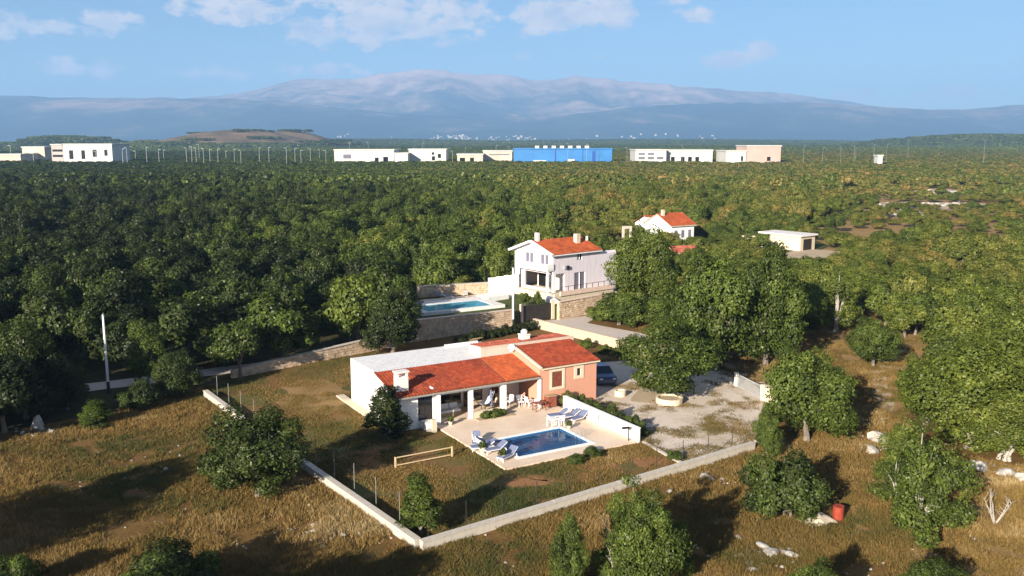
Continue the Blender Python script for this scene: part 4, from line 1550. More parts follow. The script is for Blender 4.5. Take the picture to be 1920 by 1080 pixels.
cb = thing('wooden_cabinet', 'red brown cabinet standing against the pink wing', 'cabinet', (*H(13.45, -.35), FZ), HA)
part('cabinet_body', MB().box(-.42, .42, -.3, .33, .06, .95), 'wood_red', cb)
for k in range(2):
    part('cabinet_door', MB().box(-.40 + k * .41, -.01 + k * .41, -.33, -.302, .1, .91), 'wood_red', cb)
part('cabinet_top', MB().box(-.46, .46, -.35, .34, .952, .99), 'wood', cb)
# shower by the end of the wall
so = thing('garden_shower', 'dark bent garden shower at the end of the white wall', 'shower', (*H(13.75, -10.5), FZ), HA)
part('post', MB().tube([(0, 0, 0), (0, 0, 1.0)], .05, 6), 'dark_metal', so)
part('arm', MB().beam((.04, 0, 1.0), (-.6, -.02, 1.05), .16, .14), 'dark_metal', so)


def potted(name, label, u, v, z, s=1.0, tint=.3):
    o = thing(name, label, 'plant pot', (*H(u, v), z), HA)
    part('pot', MB().tube([(0, 0, 0), (0, 0, .32 * s), (0, 0, .36 * s)], [.14 * s, .2 * s, .21 * s], 10), 'cream', o)
    cm_, _ = make_crown('pot_foliage', 950 + int(u * 10), 260, .09, r=(.22 * s, .22 * s, .25 * s), cz=.5 * s, n_lobe=9, lobe=(.1 * s, .17 * s), low=-.6)
    c_ = part('foliage', cm_, None, o)
    c_['tint'] = tint
    return o


potted('potted_plant', 'potted plant at the corner of the terrace before the pool', 3.65, -9.4, FZ, 1.1)
potted('potted_plant', 'potted plant by the lounger group at the terrace edge', 3.2, -7.4, FZ, 1.2, .36)
potted('potted_plant', 'small potted plant near the far pool corner', 11.5, -6.0, FZ, .8)
potted('potted_plant', 'potted plant at the foot of the first porch column', 4.1, -.55, FZ, .9)

# frame on the lawn
gf = thing('goal_frame', 'low pale timber frame like a small goal on the lawn', 'goal frame', (*H(-3.15, -6.7), 0), HA)
for x_ in (0, 4.3):
    part('post', MB().box(x_ - .05, x_ + .05, -.05, .05, 0, .75), 'wood_pale', gf)
part('rail', MB().beam((.05, 0, .70), (4.25, 0, .70), .06, .06), 'wood_pale', gf)
part('rail', MB().beam((.05, 0, .16), (4.25, 0, .16), .06, .06), 'wood_pale', gf)


# ------------------------------------------------------------------ boundary walls and fence
def coped_wall(name, label, pts, h, thick, mat, slab=1.5, cope_mat=None, posts=None, cat='wall', side_mat=None):
    """wall along a polyline, coping slabs as parts"""
    o0 = Vector(pts[0])
    root = thing(name, label, cat, (o0.x, o0.y, 0))
    slab_me = {}
    for i in range(len(pts) - 1):
        a, b = Vector(pts[i]) - o0, Vector(pts[i + 1]) - o0
        d = b - a
        L_ = d.length
        d.normalize()
        n_ = Vector((-d.y, d.x))
        q = [a + n_ * thick / 2, a - n_ * thick / 2, b - n_ * thick / 2, b + n_ * thick / 2]
        part('wall_body', MB().prism([tuple(v_) for v_ in q], 0, h), mat, root)
        k = max(1, round(L_ / slab))
        key = round(L_ / k, 3)
        for j in range(k):
            me = MB().box(.008, key - .008, -thick / 2 - .04, thick / 2 + .04, 0, .07).mesh('coping_slab')
            if key in slab_me:
                me = slab_me[key]
            else:
                slab_me[key] = me
                me.materials.append(M[cope_mat or mat])
            s_ = part('coping_slab', me, None, root)
            pos = a + d * (j * key)
            s_.location = (pos.x, pos.y, h + .002 + random.uniform(0, .012))
            s_.rotation_euler = (random.uniform(-.012, .012), random.uniform(-.006, .006), math.atan2(d.y, d.x) + random.uniform(-.006, .006))
    return root


bw = coped_wall('boundary_wall', 'long pale boundary wall running across the front of the plot', [(-4.92, 46.25), (17.35, 62.5)], .50, .34, 'concrete', 1.3)
bs = coped_wall('boundary_wall', 'pale side boundary wall from the front corner past the dark bush', [(-5.15, 46.5), (-17.7, 63.6), (-26.6, 76.2)], .50, .34, 'concrete', 1.3)
coped_wall('plot_kerb', 'low concrete kerb between the gravel and the rust coloured grass', [H(14.5, -11.3), (11.8, 59.1)], .10, .18, 'concrete', 1.6, cat='kerb')
coped_wall('yard_wall', 'cream wall between the yard and the villa road', [(2.6, 105.6), (8.2, 98.6), (12.9, 92.6), (15.7, 87.6)], 1.0, .30, 'stone_cream', 2.0)
coped_wall('entrance_wall', 'short pale wall beyond the yard gate, beside the round oak', [(21.4, 75.2), (22.9, 72.6)], 1.3, .35, 'cream', 1.4)

# wire fence on posts just behind the walls
fn = thing('wire_fence', 'thin wire fence on slender dark posts along the front wall', 'fence', (-4.6, 46.9, 0), math.atan2(62.8 - 46.9, 17.2 + 4.6))
Lf = math.hypot(17.2 + 4.6, 62.8 - 46.9)
k = 0
while k * 2.5 < Lf:
    part('post', MB().tube([(k * 2.5, 0, 0), (k * 2.5, 0, 2.0)], .024, 6), 'dark_metal', fn)
    k += 1
for zz in (.7, 1.3, 1.9):
    part('wire', MB().tube([(0, 0, zz), (Lf, 0, zz)], .0025, 3), 'dark_metal', fn)
fn2 = thing('wire_fence', 'thin wire fence on steel posts along the side wall', 'fence', (-4.75, 47.0, 0), math.atan2(76.5 - 47.0, -26.2 + 4.75))
Lf = math.hypot(-26.2 + 4.75, 76.5 - 47.0)
k = 1
while k * 2.9 < Lf:
    part('post', MB().tube([(k * 2.9, 0, 0), (k * 2.9, 0, 2.1)], .028, 6), 'fence_grey', fn2)
    k += 1
for zz in (.7, 1.3, 1.9):
    part('wire', MB().tube([(0, 0, zz), (Lf, 0, zz)], .0025, 3), 'dark_metal', fn2)


def stone_wall(name, label, a, b, h0, h1, thick=.4, top_mat='stone', z0=0.0, stones=True, cope=True):
    a, b = Vector(a), Vector(b)
    L_ = (b - a).length
    ang = math.atan2((b - a).y, (b - a).x)
    root = thing(name, label, 'wall', (a.x, a.y, z0), ang)
    part('wall_core', MB().extr_y([(0, 0), (L_, 0), (L_, h1), (0, h0)], -thick / 2 + .06, thick / 2), 'stone', root)
    mb_ = MB()
    r_ = random.Random(len(label))
    z = 0.0
    hmin = .26
    while z < max(h0, h1) - .05:
        x = r_.uniform(-.3, 0)
        while x < L_:
            w_ = r_.uniform(.28, .62)
            hx = h0 + (h1 - h0) * min(max((x + w_ / 2) / L_, 0), 1)
            if z + hmin * .6 < hx:
                zt = min(z + hmin - .025, hx)
                mb_.box(max(x, 0), min(x + w_ - .03, L_), -thick / 2 - r_.uniform(0, .05), -thick / 2 + .07, z + r_.uniform(0, .02), zt)
            x += w_
        z += hmin
    st = part('stone_facing', mb_, 'stone', root)
    st['kind'] = 'stuff'
    if cope:
        n_ = max(1, int(L_ / 1.6))
        for j in range(n_):
            xa, xb = L_ * j / n_, L_ * (j + 1) / n_
            za, zb = h0 + (h1 - h0) * j / n_, h0 + (h1 - h0) * (j + 1) / n_
            part('coping_slab', MB().extr_y([(xa + .01, za + .004), (xb - .01, zb + .004), (xb - .01, zb + .084), (xa + .01, za + .084)], -thick / 2 - .08, thick / 2 + .05), 'pink_pale' if cope == 'pink' else 'concrete', root)
    return root


stone_wall('stone_wall', 'low sunlit stone wall behind the plot beside the lane', (-26.2, 82.3), (-13.2, 95.0), .75, 1.4)
stone_wall('stone_wall', 'high stone retaining wall under the villa pool', (-12.9, 96.3), (.15, 106.4), 2.45, 1.95, cope='pink')
stone_wall('stone_wall', 'stone retaining wall with pink coping under the villa terrace', (5.7, 110.2), (13.6, 117.2), 2.2, 2.3, cope='pink')
stone_wall('stone_wall', 'stone wall closing the villa pool garden at the back', (-12.4, 117.0), (-2.6, 120.6), 1.5, 1.5, z0=1.55)

# villa plot, raised
vp = [(-12.9, 96.6), (.3, 106.7), (1.2, 108.9), (5.0, 111.2), (5.8, 110.6), (13.8, 117.6), (22, 128), (10, 136), (-13, 126)]
pl = MB().prism(vp, 0, 1.6)
tag(part('villa_terrace_ground', pl, 'turf'), kind='structure')
VP0, VP1, VQ0, VQ1 = 18.6, 27.4, 34.3, 38.4
nb = thing('villa_pool', 'turquoise villa pool with pale surround above the retaining wall', 'swimming pool', (HO.x, HO.y, 0), HA)
part('surround', MB().box(VP0 - .9, VP1 + 1.4, VQ0 - .5, VQ0, 1.602, 1.98).box(VP0 - .9, VP1 + 1.4, VQ1, VQ1 + 2.2, 1.602, 1.98).box(VP0 - .9, VP0, VQ0, VQ1, 1.602, 1.98).box(VP1, VP1 + 1.4, VQ0, VQ1, 1.602, 1.98), 'white2', nb)
part('basin', MB().box(VP0, VP1, VQ0, VQ1, 1.604, 1.64), 'pool_tiles_pale', nb)
part('water', MB().poly([(VP0 + .002, VQ0 + .002, 1.93), (VP1 - .002, VQ0 + .002, 1.93), (VP1 - .002, VQ1 - .002, 1.93), (VP0 + .002, VQ1 - .002, 1.93)]), 'water_pale', nb)
tg = part('villa_pool_terrace', MB().prism([H(VP0 - 1.4, VQ1 + 2.25), H(VP1 + 5.5, VQ1 + 2.25), H(VP1 + 7.5, VQ1 + 5.2), H(VP0, VQ1 + 5.2)], 1.603, 1.66), 'paving')
tag(tg, kind='structure')
for k, (px, py, lab) in enumerate([(825, 552, 'dark lounger on the villa terrace, farther from the villa'), (838, 556, 'dark folding chair on the villa terrace'), (873, 550, 'dark lounger on the villa terrace, nearer the villa')]):
    c = g(px, py, 1.98)
    o = copy_tree(lp)
    o.location = (c[0], c[1], 1.7)
    o.rotation_euler = (0, 0, 1.2 + k)
    o['label'] = lab
    o['group'] = 'loungers by the villa pool'
# villa sloping white garden wall to the left of the villa
vw = thing('garden_wall', 'bright white stepped garden wall joining the villa and its pool', 'wall', (0, 0, 1.6))
p0, p1 = Vector((-2.4, 120.6)), Vector((1.0, 121.2))
a1 = g(905, 545, 3.0)
for k in range(4):
    xa, xb = -3.2 + k * 1.05, -3.2 + (k + 1) * 1.05
    ya, yb = 119.6 + k * .25, 119.6 + (k + 1) * .25
    part('wall_section', MB().prism([(xa + .003, ya), (xb - .003, yb), (xb - .003, yb + .25), (xa + .003, ya + .25)], 0, 2.2 + .12 * k), 'white', vw)
part('ramp_wall', MB().prism([(-3.6, 113.2), (-.4, 116.0), (-.6, 116.3), (-3.8, 113.5)], 0, .55).prism([(-3.2, 114.2), (.3, 117.2), (-1.5, 119.2), (-4.6, 116.8)], 0, .42), 'white', vw)

# villa
va = math.radians(40)
villa = thing('villa', 'two storey pale villa with orange red roof above the retaining wall', 'house', (5.3, 115.8, 1.6), va)
z0 = .002
FL = .85        # floor of the ground storey above the root
DEP, LEN = 7.7, 8.5
EV = 5.75
part('plinth', MB().box(-.9, LEN + 1.4, -1.3, DEP, z0, FL), 'cream', villa)
wl = MB()
# gable wall, with openings: loggia below, two french doors above
wl.box(0, .25, 0, .35, FL, FL + 2.35).box(0, .25, 5.6, DEP, FL, FL + 2.35).box(0, .25, .0, DEP, FL + 2.351, FL + 3.0)
wl.box(0, .25, 0, .9, FL + 3.0, EV).box(0, .25, 2.4, 3.9, FL + 3.0, EV).box(0, .25, 5.4, DEP, FL + 3.0, EV)
wl.box(0, .25, .9, 2.4, FL + 4.8, EV).box(0, .25, 3.9, 5.4, FL + 4.8, EV)
wl.extr_x([(0, EV), (DEP / 2, EV + 1.35), (DEP, EV)], 0, .25)
wl.extr_x([(0, EV), (DEP / 2, EV + 1.35), (DEP, EV)], LEN - .25, LEN)
part('gable_wall', wl, 'lilac', villa)
fw = MB()
fw.box(.25, LEN, 0, .25, FL + 3.0, FL + 3.9).box(.25, 4.3, 0, .25, FL + 3.9, EV).box(5.2, LEN, 0, .25, FL + 3.9, EV)
fw.box(2.1, 3.75, 0, .25, FL, FL + 3.0).box(3.75, 5.85, 0, .25, FL + 2.25, FL + 3.0).box(5.85, LEN, 0, .25, FL, FL + 3.0).box(.25, 2.1, 0, .25, FL + 2.36, FL + 3.0)
part('front_wall', fw, 'lilac', villa)
part('back_wall', MB().box(0, LEN, DEP - .25, DEP, FL, EV - .001), 'lilac', villa)
part('end_wall', MB().box(LEN - .25, LEN, .25, DEP - .25, FL, EV - .002), 'lilac', villa)
part('loggia_inner_wall', MB().box(2.3, 2.4, .25, 5.6, FL, FL + 3.0), 'white2', villa)
part('loggia_floor_slab', MB().box(.26, 8.2, .26, 7.4, FL + 2.6, FL + 2.8), 'white2', villa)
part('corner_column', MB().box(-.12, .36, -.12, .36, FL + .002, FL + 2.349), 'white', villa)
for (u0, u1, za, zb, nm, mt) in ((3.85, 4.75, FL + .02, FL + 2.2, 'french_door', 'glass_grey'), (4.85, 5.75, FL + .02, FL + 2.2, 'french_door', 'glass_grey'), (4.35, 4.75, FL + 3.95, FL + 4.85, 'window', 'glass_grey'), (4.78, 5.16, FL + 3.95, FL + 4.85, 'window', 'glass')):
    d_ = part(nm, MB().box(u0, u1, .10, .14, za, zb), mt, villa)
    part('frame', MB().box(u0 - .05, u0, .02, .2, za, zb).box(u1, u1 + .03, .02, .2, za, zb), 'plastic_white', d_)
for (v0, v1) in ((.95, 2.35), (3.95, 5.35)):
    d_ = part('french_door', MB().box(.10, .14, v0, v1, FL + 3.05, FL + 4.78), 'glass_grey', villa)
    part('frame', MB().box(.02, .2, (v0 + v1) / 2 - .06, (v0 + v1) / 2 + .06, FL + 3.05, FL + 4.78), 'plastic_white', d_)
for (x_, y_) in ((.5, 2.2), (.5, 3.9)):
    d_ = part('sliding_glass', MB().box(2.22, 2.28, y_, y_ + 1.4, FL + .05, FL + 2.2), 'glass', villa)
lg = part('loggia_balustrade', MB().box(.05, .2, .4, 5.5, FL, FL + .35), 'white', villa)
bal = part('balcony', MB().box(-1.0, -.002, -.1, 6.2, FL + 2.85, FL + 3.05), 'white', villa)
part('balcony_front', MB().box(-1.06, -.96, -.15, 6.25, FL + 2.80, FL + 3.75), 'white', bal)
part('balcony_side', MB().box(-.96, -.002, -.15, -.05, FL + 3.051, FL + 3.75).box(-.96, -.002, 6.15, 6.25, FL + 3.051, FL + 3.75), 'white', bal)
part('balcony_post', MB().box(-1.05, -.8, -.14, .1, FL, FL + 2.799).box(-1.05, -.8, 6.0, 6.24, FL, FL + 2.799), 'white', bal)
part('wall_lamp', MB().tube([(2.5, -.25, FL + 3.1), (2.5, -.01, FL + 3.1)], .25, 10), 'dark_metal', villa)
part('air_conditioner', MB().box(1.9, 2.2, -.28, -.003, FL + 2.9, FL + 3.35), 'steel', villa)
rf = MB()
ov_ = .45
RZ = EV + 1.42
for s_, ya, yb in ((1, -ov_, DEP / 2), (-1, DEP + ov_, DEP / 2)):
    rf.extr_x([(ya, EV - .12), (ya, EV + .0), (yb, RZ + .08), (yb, RZ - .04)], -ov_ - .3, LEN + .1)
vr = part('roof', rf, 'white', villa)
part('roof_tiles', corrugated(-.25, LEN + .15, -ov_ - .05, DEP / 2, EV + .03, RZ + .12), 'tiles_orange', vr)
part('roof_tiles', corrugated(-.25, LEN + .15, DEP + ov_ + .05, DEP / 2, EV + .03, RZ + .12), 'tiles_orange', vr)
part('verge_board', MB().beam((-.55, -ov_ - .05, EV + .06), (-.55, DEP / 2, RZ + .16), .42, .16).beam((-.55, DEP + ov_ + .05, EV + .06), (-.55, DEP / 2, RZ + .16), .42, .16), 'white', vr)
part('chimney', MB().box(.3, .75, DEP / 2 - .4, DEP / 2 + .1, RZ - .3, RZ + 1.15), 'white2', vr)
part('chimney', MB().box(6.0, 6.7, 1.9, 2.5, EV + .4, RZ + .75), 'cream', vr)
for x_ in (8.3, 8.55):
    part('flue', MB().tube([(x_, 2.4, EV + .2), (x_, 2.4, RZ + .3)], .07, 6), 'white2', vr)
ew = part('side_wing', MB().extr_x([(-.0, z0), (-.0, EV - .5), (.2, EV - .2), (7.0, EV - 2.6), (7.0, z0)], LEN + .003, LEN + 3.2), 'lilac', villa)
part('terrace_balustrade', MB().box(.0, LEN + 1.4, -1.45, -1.302, FL - .3, FL + .28), 'pink_pale', villa)
for k in range(9):
    part('rail_post', MB().box(.3 + k * 1.1, .36 + k * 1.1, -1.40, -1.34, FL + .282, FL + .85), 'dark_metal', villa)
part('rail', MB().box(.2, LEN + 1.3, -1.40, -1.34, FL + .852, FL + .9), 'dark_metal', villa)
st = part('stair', MB().extr_x([(-1.0, 0.004), (-3.0, 0.004), (-1.0, FL - .1)], -2.2, -1.1), 'white2', villa)

# gates
gt = thing('villa_gate', 'solid black sliding gate of the villa between two posts', 'gate', (1.2, 108.3, 0), math.atan2(2.4, 3.75))
part('gate_panel', MB().box(.12, 4.3, -.04, .04, .08, 2.05), 'dark_metal', gt)
for k in range(12):
    part('board', MB().box(.16 + k * .345, .16 + k * .345 + .33, -.075, -.042, .12, 2.0), 'dark_metal', gt)
part('gate_post', MB().box(-.25, .1, -.2, .15, 0, 2.3), 'pink_pale', gt)
part('gate_post', MB().box(4.32, 4.75, -.2, .2, 0, 2.3), 'cream', gt)
yg = thing('yard_gate', 'pale slatted metal sliding gate at the entrance of the gravel yard', 'gate', (20.3, 79.3, 0), math.atan2(75.3 - 79.3, 21.4 - 20.3))
GL = 4.0
part('rail', MB().box(0, GL, -.03, .03, .08, .14), 'fence_pale', yg)
part('rail', MB().box(0, GL, -.03, .03, 1.15, 1.21), 'fence_pale', yg)
for k in range(21):
    part('bar', MB().box(k * .195, k * .195 + .04, -.02, .02, .141, 1.149), 'fence_pale', yg)
part('gate_post', MB().box(-.3, -.02, -.14, .14, 0, 1.3), 'white2', yg)
part('track_rail', MB().box(-3, GL, .1, .2, 0.02, .06), 'concrete', yg)


# lamp posts and poles
def street_pole(x, y, h, label, r0=.11, dark=.0, name='lamp_post'):
    o = thing(name, label, 'lamp post', (x, y, 0))
    if dark:
        part('pole_base', MB().tube([(0, 0, 0), (0, 0, dark)], r0 * 1.15, 8), 'dark_metal', o)
    part('pole', MB().tube([(0, 0, dark), (0, 0, h)], [r0, r0 * .7], 8), 'lamp_white', o)
    part('cap', MB().tube([(0, 0, h), (0, 0, h + .12)], [r0 * .9, r0 * .5], 8), 'steel', o)
    return o


x_, y_ = g(204, 738)
street_pole(x_, y_, 7.0, 'slender white pole standing before the dark wood', .13, 1.1)
x_, y_ = g(962, 612)
street_pole(x_, y_, 7.0, 'white pole in front of the villa by the black gate', .13, .9)

# round planters
pn = thing('round_planter', 'round cream stone planter around the fig tree', 'planter', (*g(1255, 755), 0))
o_, i_ = [], []
mb = MB()
for k in range(20):
    a0, a1 = k * math.pi / 10, (k + 1) * math.pi / 10
    for (ra, rb, za, zb) in ((1.15, 1.15, 0, .5), (1.15, .95, .5, .5), (.95, .95, .5, .3)):
        mb.poly([(ra * math.cos(a0), ra * math.sin(a0), za), (ra * math.cos(a1), ra * math.sin(a1), za), (rb * math.cos(a1), rb * math.sin(a1), zb), (rb * math.cos(a0), rb * math.sin(a0), zb)])
part('planter_ring', mb, 'cream', pn)
part('soil', MB().poly([(.95 * math.cos(k * math.pi / 10), .95 * math.sin(k * math.pi / 10), .36) for k in range(20)]), 'soil', pn)
pn2 = thing('round_planter', 'small empty cream planter nearer the pink wing', 'planter', (*g(1163, 742), 0))
mb = MB()
for k in range(14):
    a0, a1 = k * math.pi / 7, (k + 1) * math.pi / 7
    for (ra, rb, za, zb) in ((.5, .5, 0, .5), (.5, .38, .5, .5), (.38, .38, .5, .3)):
        mb.poly([(ra * math.cos(a0), ra * math.sin(a0), za), (ra * math.cos(a1), ra * math.sin(a1), za), (rb * math.cos(a1), rb * math.sin(a1), zb), (rb * math.cos(a0), rb * math.sin(a0), zb)])
part('planter_ring', mb, 'cream', pn2)
part('soil', MB().poly([(.38 * math.cos(k * math.pi / 7), .38 * math.sin(k * math.pi / 7), .34) for k in range(14)]), 'soil', pn2)

# parked car in the shade of the wing
car = thing('parked_car', 'dark blue car parked in the shade behind the pink wing', 'car', (*H(22.3, 4.6), .01), HA + 1.2)
body = [(-2.1, .28), (-2.12, .62), (-1.95, .86), (-1.0, .94), (1.15, .96), (1.95, .90), (2.1, .6), (2.08, .28)]
mb = MB()
mb.extr_y([(q[0], q[1]) for q in body], -.84, .84)
bo = part('body', mb, 'car_paint', car)
cab = MB()
bot = [(-1.05, -.80, .945), (1.35, -.80, .965), (1.35, .80, .965), (-1.05, .80, .945)]
top = [(-.35, -.62, 1.42), (.95, -.62, 1.42), (.95, .62, 1.42), (-.35, .62, 1.42)]
cab.poly(top)
for k in range(4):
    cab.poly([bot[k], bot[(k + 1) % 4], top[(k + 1) % 4], top[k]])
part('windows', cab, 'car_glass', car)
part('roof', MB().prism([(-.33, -.6), (.93, -.6), (.93, .6), (-.33, .6)], 1.422, 1.46), 'car_paint', car)
for sx in (-1.3, 1.3):
    for sy in (-.86, .72):
        wh = part('wheel', MB().tube([(sx, sy, .31), (sx, sy + .16, .31)], .31, 14), 'rubber', car)
        part('rim', MB().tube([(sx, sy - .01 if sy < 0 else sy + .161, .31), (sx, sy + .0 if sy < 0 else sy + .17, .31)], .19, 10), 'steel', wh)
for sy in (-.6, .6):
    part('headlight', MB().box(-2.14, -2.10, sy - .15, sy + .15, .62, .76), 'plastic_white', car)

# far cottage and shed
def gable_house(name, label, x, y, z, ang, L_, W_, eh, rh, wall='white', roof='tiles_orange', wins=True):
    o = thing(name, label, 'house', (x, y, z), ang)
    part('wall', MB().box(0, L_, 0, W_, 0, eh).extr_x([(0, eh), (W_ / 2, rh), (W_, eh)], 0, L_), wall, o)
    r_ = part('roof', MB().extr_x([(-.4, eh - .15), (-.4, eh - .02), (W_ / 2, rh + .12), (W_ / 2, rh)], -.4, L_ + .4).extr_x([(W_ + .4, eh - .15), (W_ + .4, eh - .02), (W_ / 2, rh + .12), (W_ / 2, rh)], -.4, L_ + .4), 'cream', o)
    part('roof_tiles', corrugated(-.42, L_ + .42, -.45, W_ / 2, eh + .02, rh + .16, per=4), roof, r_)
    part('roof_tiles', corrugated(-.42, L_ + .42, W_ + .45, W_ / 2, eh + .02, rh + .16, per=4), roof, r_)
    if wins:
        for k in range(3):
            part('window', MB().box(L_ * (.15 + .3 * k), L_ * (.15 + .3 * k) + .8, -.03, -.005, eh * .35, eh * .75), 'glass_grey', o)
        part('window', MB().box(-.03, -.005, W_ * .4, W_ * .4 + .9, eh * .4, eh * .75), 'glass', o)
    return o, r_


ct, cr_ = gable_house('cottage', 'white cottage with orange tiled roof beyond the tall oaks', 33.6, 191.0, 0, math.radians(32), 6.5, 8.5, 4.0, 6.2)
part('chimney', MB().box(.4, 1.0, 3.2, 3.8, 5.5, 7.2), 'cream', cr_)
part('side_wing', MB().box(.6, 5.6, 8.5, 12.5, 0, 3.8).extr_x([(8.5, 3.8), (8.5, 5.2), (9.5, 5.3), (12.5, 3.8)], .6, 5.6), 'white', ct)
part('wing_roof_tiles', corrugated(.2, 6.0, 12.9, 9.6, 3.75, 5.5, per=4), 'tiles_orange', ct)
part('wing_roof_tiles', corrugated(.2, 6.0, 8.5, 9.6, 5.3, 5.5, per=4), 'tiles_orange', ct)
ht, _r = gable_house('garden_hut', 'small hut with faded red roof among the trees below the cottage', 28.6, 157.5, 0, math.radians(15), 4.2, 4.0, 2.4, 3.3, 'cream', 'tiles_old', False)
rw = thing('ruined_doorway', 'pale free standing doorway among the trees beside the villa', 'doorway', (22.3, 182, 0), .3)
part('jamb', MB().box(0, .4, 0, .4, 0, 4.3), 'concrete', rw)
part('jamb', MB().box(1.6, 2.0, 0, .4, 0, 4.3), 'concrete', rw)
part('lintel', MB().box(0, 2.0, 0, .4, 4.302, 4.8), 'concrete', rw)
c0_ = g(1500, 471)
shd = thing('flat_roofed_shed', 'pale flat roofed outbuilding above the sandy bank', 'shed', (c0_[0], c0_[1], 0), math.atan2(7.0, -5.6))
part('wall', MB().box(0, 9.4, -5.0, 0, 0, 2.9), 'cream', shd)
part('roof', MB().box(-.4, 9.9, -5.5, .4, 2.902, 3.2), 'white2', shd)
for k in range(5):
    part('slat', MB().box(.3 + k * .5, .5 + k * .5, .003, .08, .1, 1.6), 'white2', shd)
part('doorway', MB().box(-.06, -.005, -3.8, -1.0, .1, 2.3), 'dark_metal', shd)
coped_wall('low_wall', 'low cream wall running from the outbuilding into the trees', [(54.0, 189.5), (43.5, 193.5)], 1.9, .4, 'cream', 2.5)


# ------------------------------------------------------------------ industrial estate on the plain
def far_x_(px, d):
    return (px - 960) / 1722 * d


def top_z(py, d):
    return CAM_H - (py - 262) * d / FPX / .9735


def factory(name, label, px0, px1, pytop, d, mat, depth=35, roofm='factory_white', openings=(), low=None):
    x0, x1 = far_x_(px0, d), far_x_(px1, d)
    zt = top_z(pytop, d)
    o = thing(name, label, 'building', (x0, d, 0))
    w_ = x1 - x0
    part('wall', MB().box(0, w_, 0, depth, 0, zt), mat, o)
    part('roof', MB().box(-.6, w_ + .6, -.6, depth + .6, zt + .01, zt + .9), roofm, o)
    for (a, b, za, zb, mt) in openings:
        part('window' if zb - za < 6 else 'door', MB().box(a * w_, b * w_, -.25, -.01, za * zt, zb * zt), mt, o)
    return o


D1 = 760
factory('factory', 'white factory with four tall dark openings near the edge of the frame', 117, 209, 271, D1, 'factory_white', openings=[(.12, .20, .35, .75, 'glass'), (.37, .44, .35, .75, 'glass'), (.60, .68, .45, .78, 'glass'), (.84, .90, .5, .78, 'glass')])
factory('factory', 'grey unfinished block joined to the white factory', 95, 116.5, 271.5, D1, 'factory_grey', openings=[(.1, .95, .45, .55, 'glass'), (.1, .95, .7, .8, 'glass')])
factory('concrete_works', 'brownish ruined looking works beyond the white factory', 40, 82, 276, D1 + 60, 'factory_beige', openings=[(.1, .3, .5, .7, 'glass'), (.5, .7, .5, .7, 'glass')])
factory('gravel_bank', 'pale rubble bank at the very edge of the frame', -10, 36, 289, D1 + 30, 'factory_beige')
D2 = 765
factory('warehouse', 'long white warehouse, first in the middle row', 626, 738, 281, D2, 'factory_white', openings=[(.15, .28, .5, .75, 'glass_grey'), (.68, .74, .3, .55, 'glass'), (.82, .9, .3, .6, 'glass')])
factory('warehouse', 'low white annex between the two white warehouses', 739, 764, 287, D2, 'factory_white')
factory('warehouse', 'tall white warehouse with dark windows, second in the middle row', 766, 836, 280, D2 + 15, 'factory_white', openings=[(.62, .70, .35, .6, 'glass'), (.62, .68, .7, .85, 'glass'), (.78, .86, .5, .75, 'glass')])
factory('workshop', 'low beige workshop beside the blue factory', 857, 905, 289, D2, 'factory_beige', openings=[(.1, .3, .45, .75, 'glass'), (.5, .65, .45, .75, 'glass')])
factory('workshop', 'brownish half built workshop touching the blue factory', 906, 960, 283, D2 + 30, 'factory_beige', openings=[(.2, .9, .75, .82, 'glass_grey')])
bf = factory('blue_factory', 'bright blue factory, the widest building on the plain', 963, 1148, 279, D2, 'factory_blue', roofm='factory_blue', openings=[(.80, .83, .3, .9, 'factory_blue_dark'), (.55, .62, .25, .42, 'factory_white'), (.2, .33, .25, .36, 'factory_white'), (.42, .43, .2, 1, 'factory_blue_dark'), (.70, .705, .2, 1, 'factory_blue_dark')])
w_ = far_x_(1148, D2) - far_x_(963, D2)
for k in range(7):
    part('roof_unit', MB().box(w_ * (.22 + .085 * k), w_ * (.26 + .085 * k), 5, 10, top_z(279, D2) + .92, top_z(276, D2) + 1.5), 'factory_white', bf)
factory('warehouse', 'white three storey office block beside the blue factory', 1192, 1250, 281, D2, 'factory_white', openings=[(.1, .3, .45, .6, 'glass_grey'), (.4, .6, .45, .6, 'glass_grey'), (.7, .9, .45, .6, 'glass_grey'), (.1, .3, .72, .84, 'glass_grey'), (.4, .6, .72, .84, 'glass_grey')])
factory('warehouse', 'white long warehouse with dark doors, right next to the white office block', 1252, 1337, 281.5, D2 + 8, 'factory_white', openings=[(.08, .16, .3, .6, 'glass'), (.3, .38, .3, .6, 'glass'), (.46, .54, .3, .6, 'glass'), (.62, .70, .3, .6, 'glass')])
factory('warehouse', 'low white hall joined to the pinkish block', 1362, 1400, 283, D2 - 20, 'factory_white', openings=[(.75, .85, .4, .7, 'glass')])
factory('office_block', 'pinkish block at the end of the industrial row', 1401, 1465, 274, D2 - 20, 'factory_pink', openings=[(.6, .7, .3, .5, 'glass')])
factory('pump_house', 'tiny white structure alone on the plain far from the factories', 1648, 1657, 291, D2 - 60, 'factory_white', depth=7)
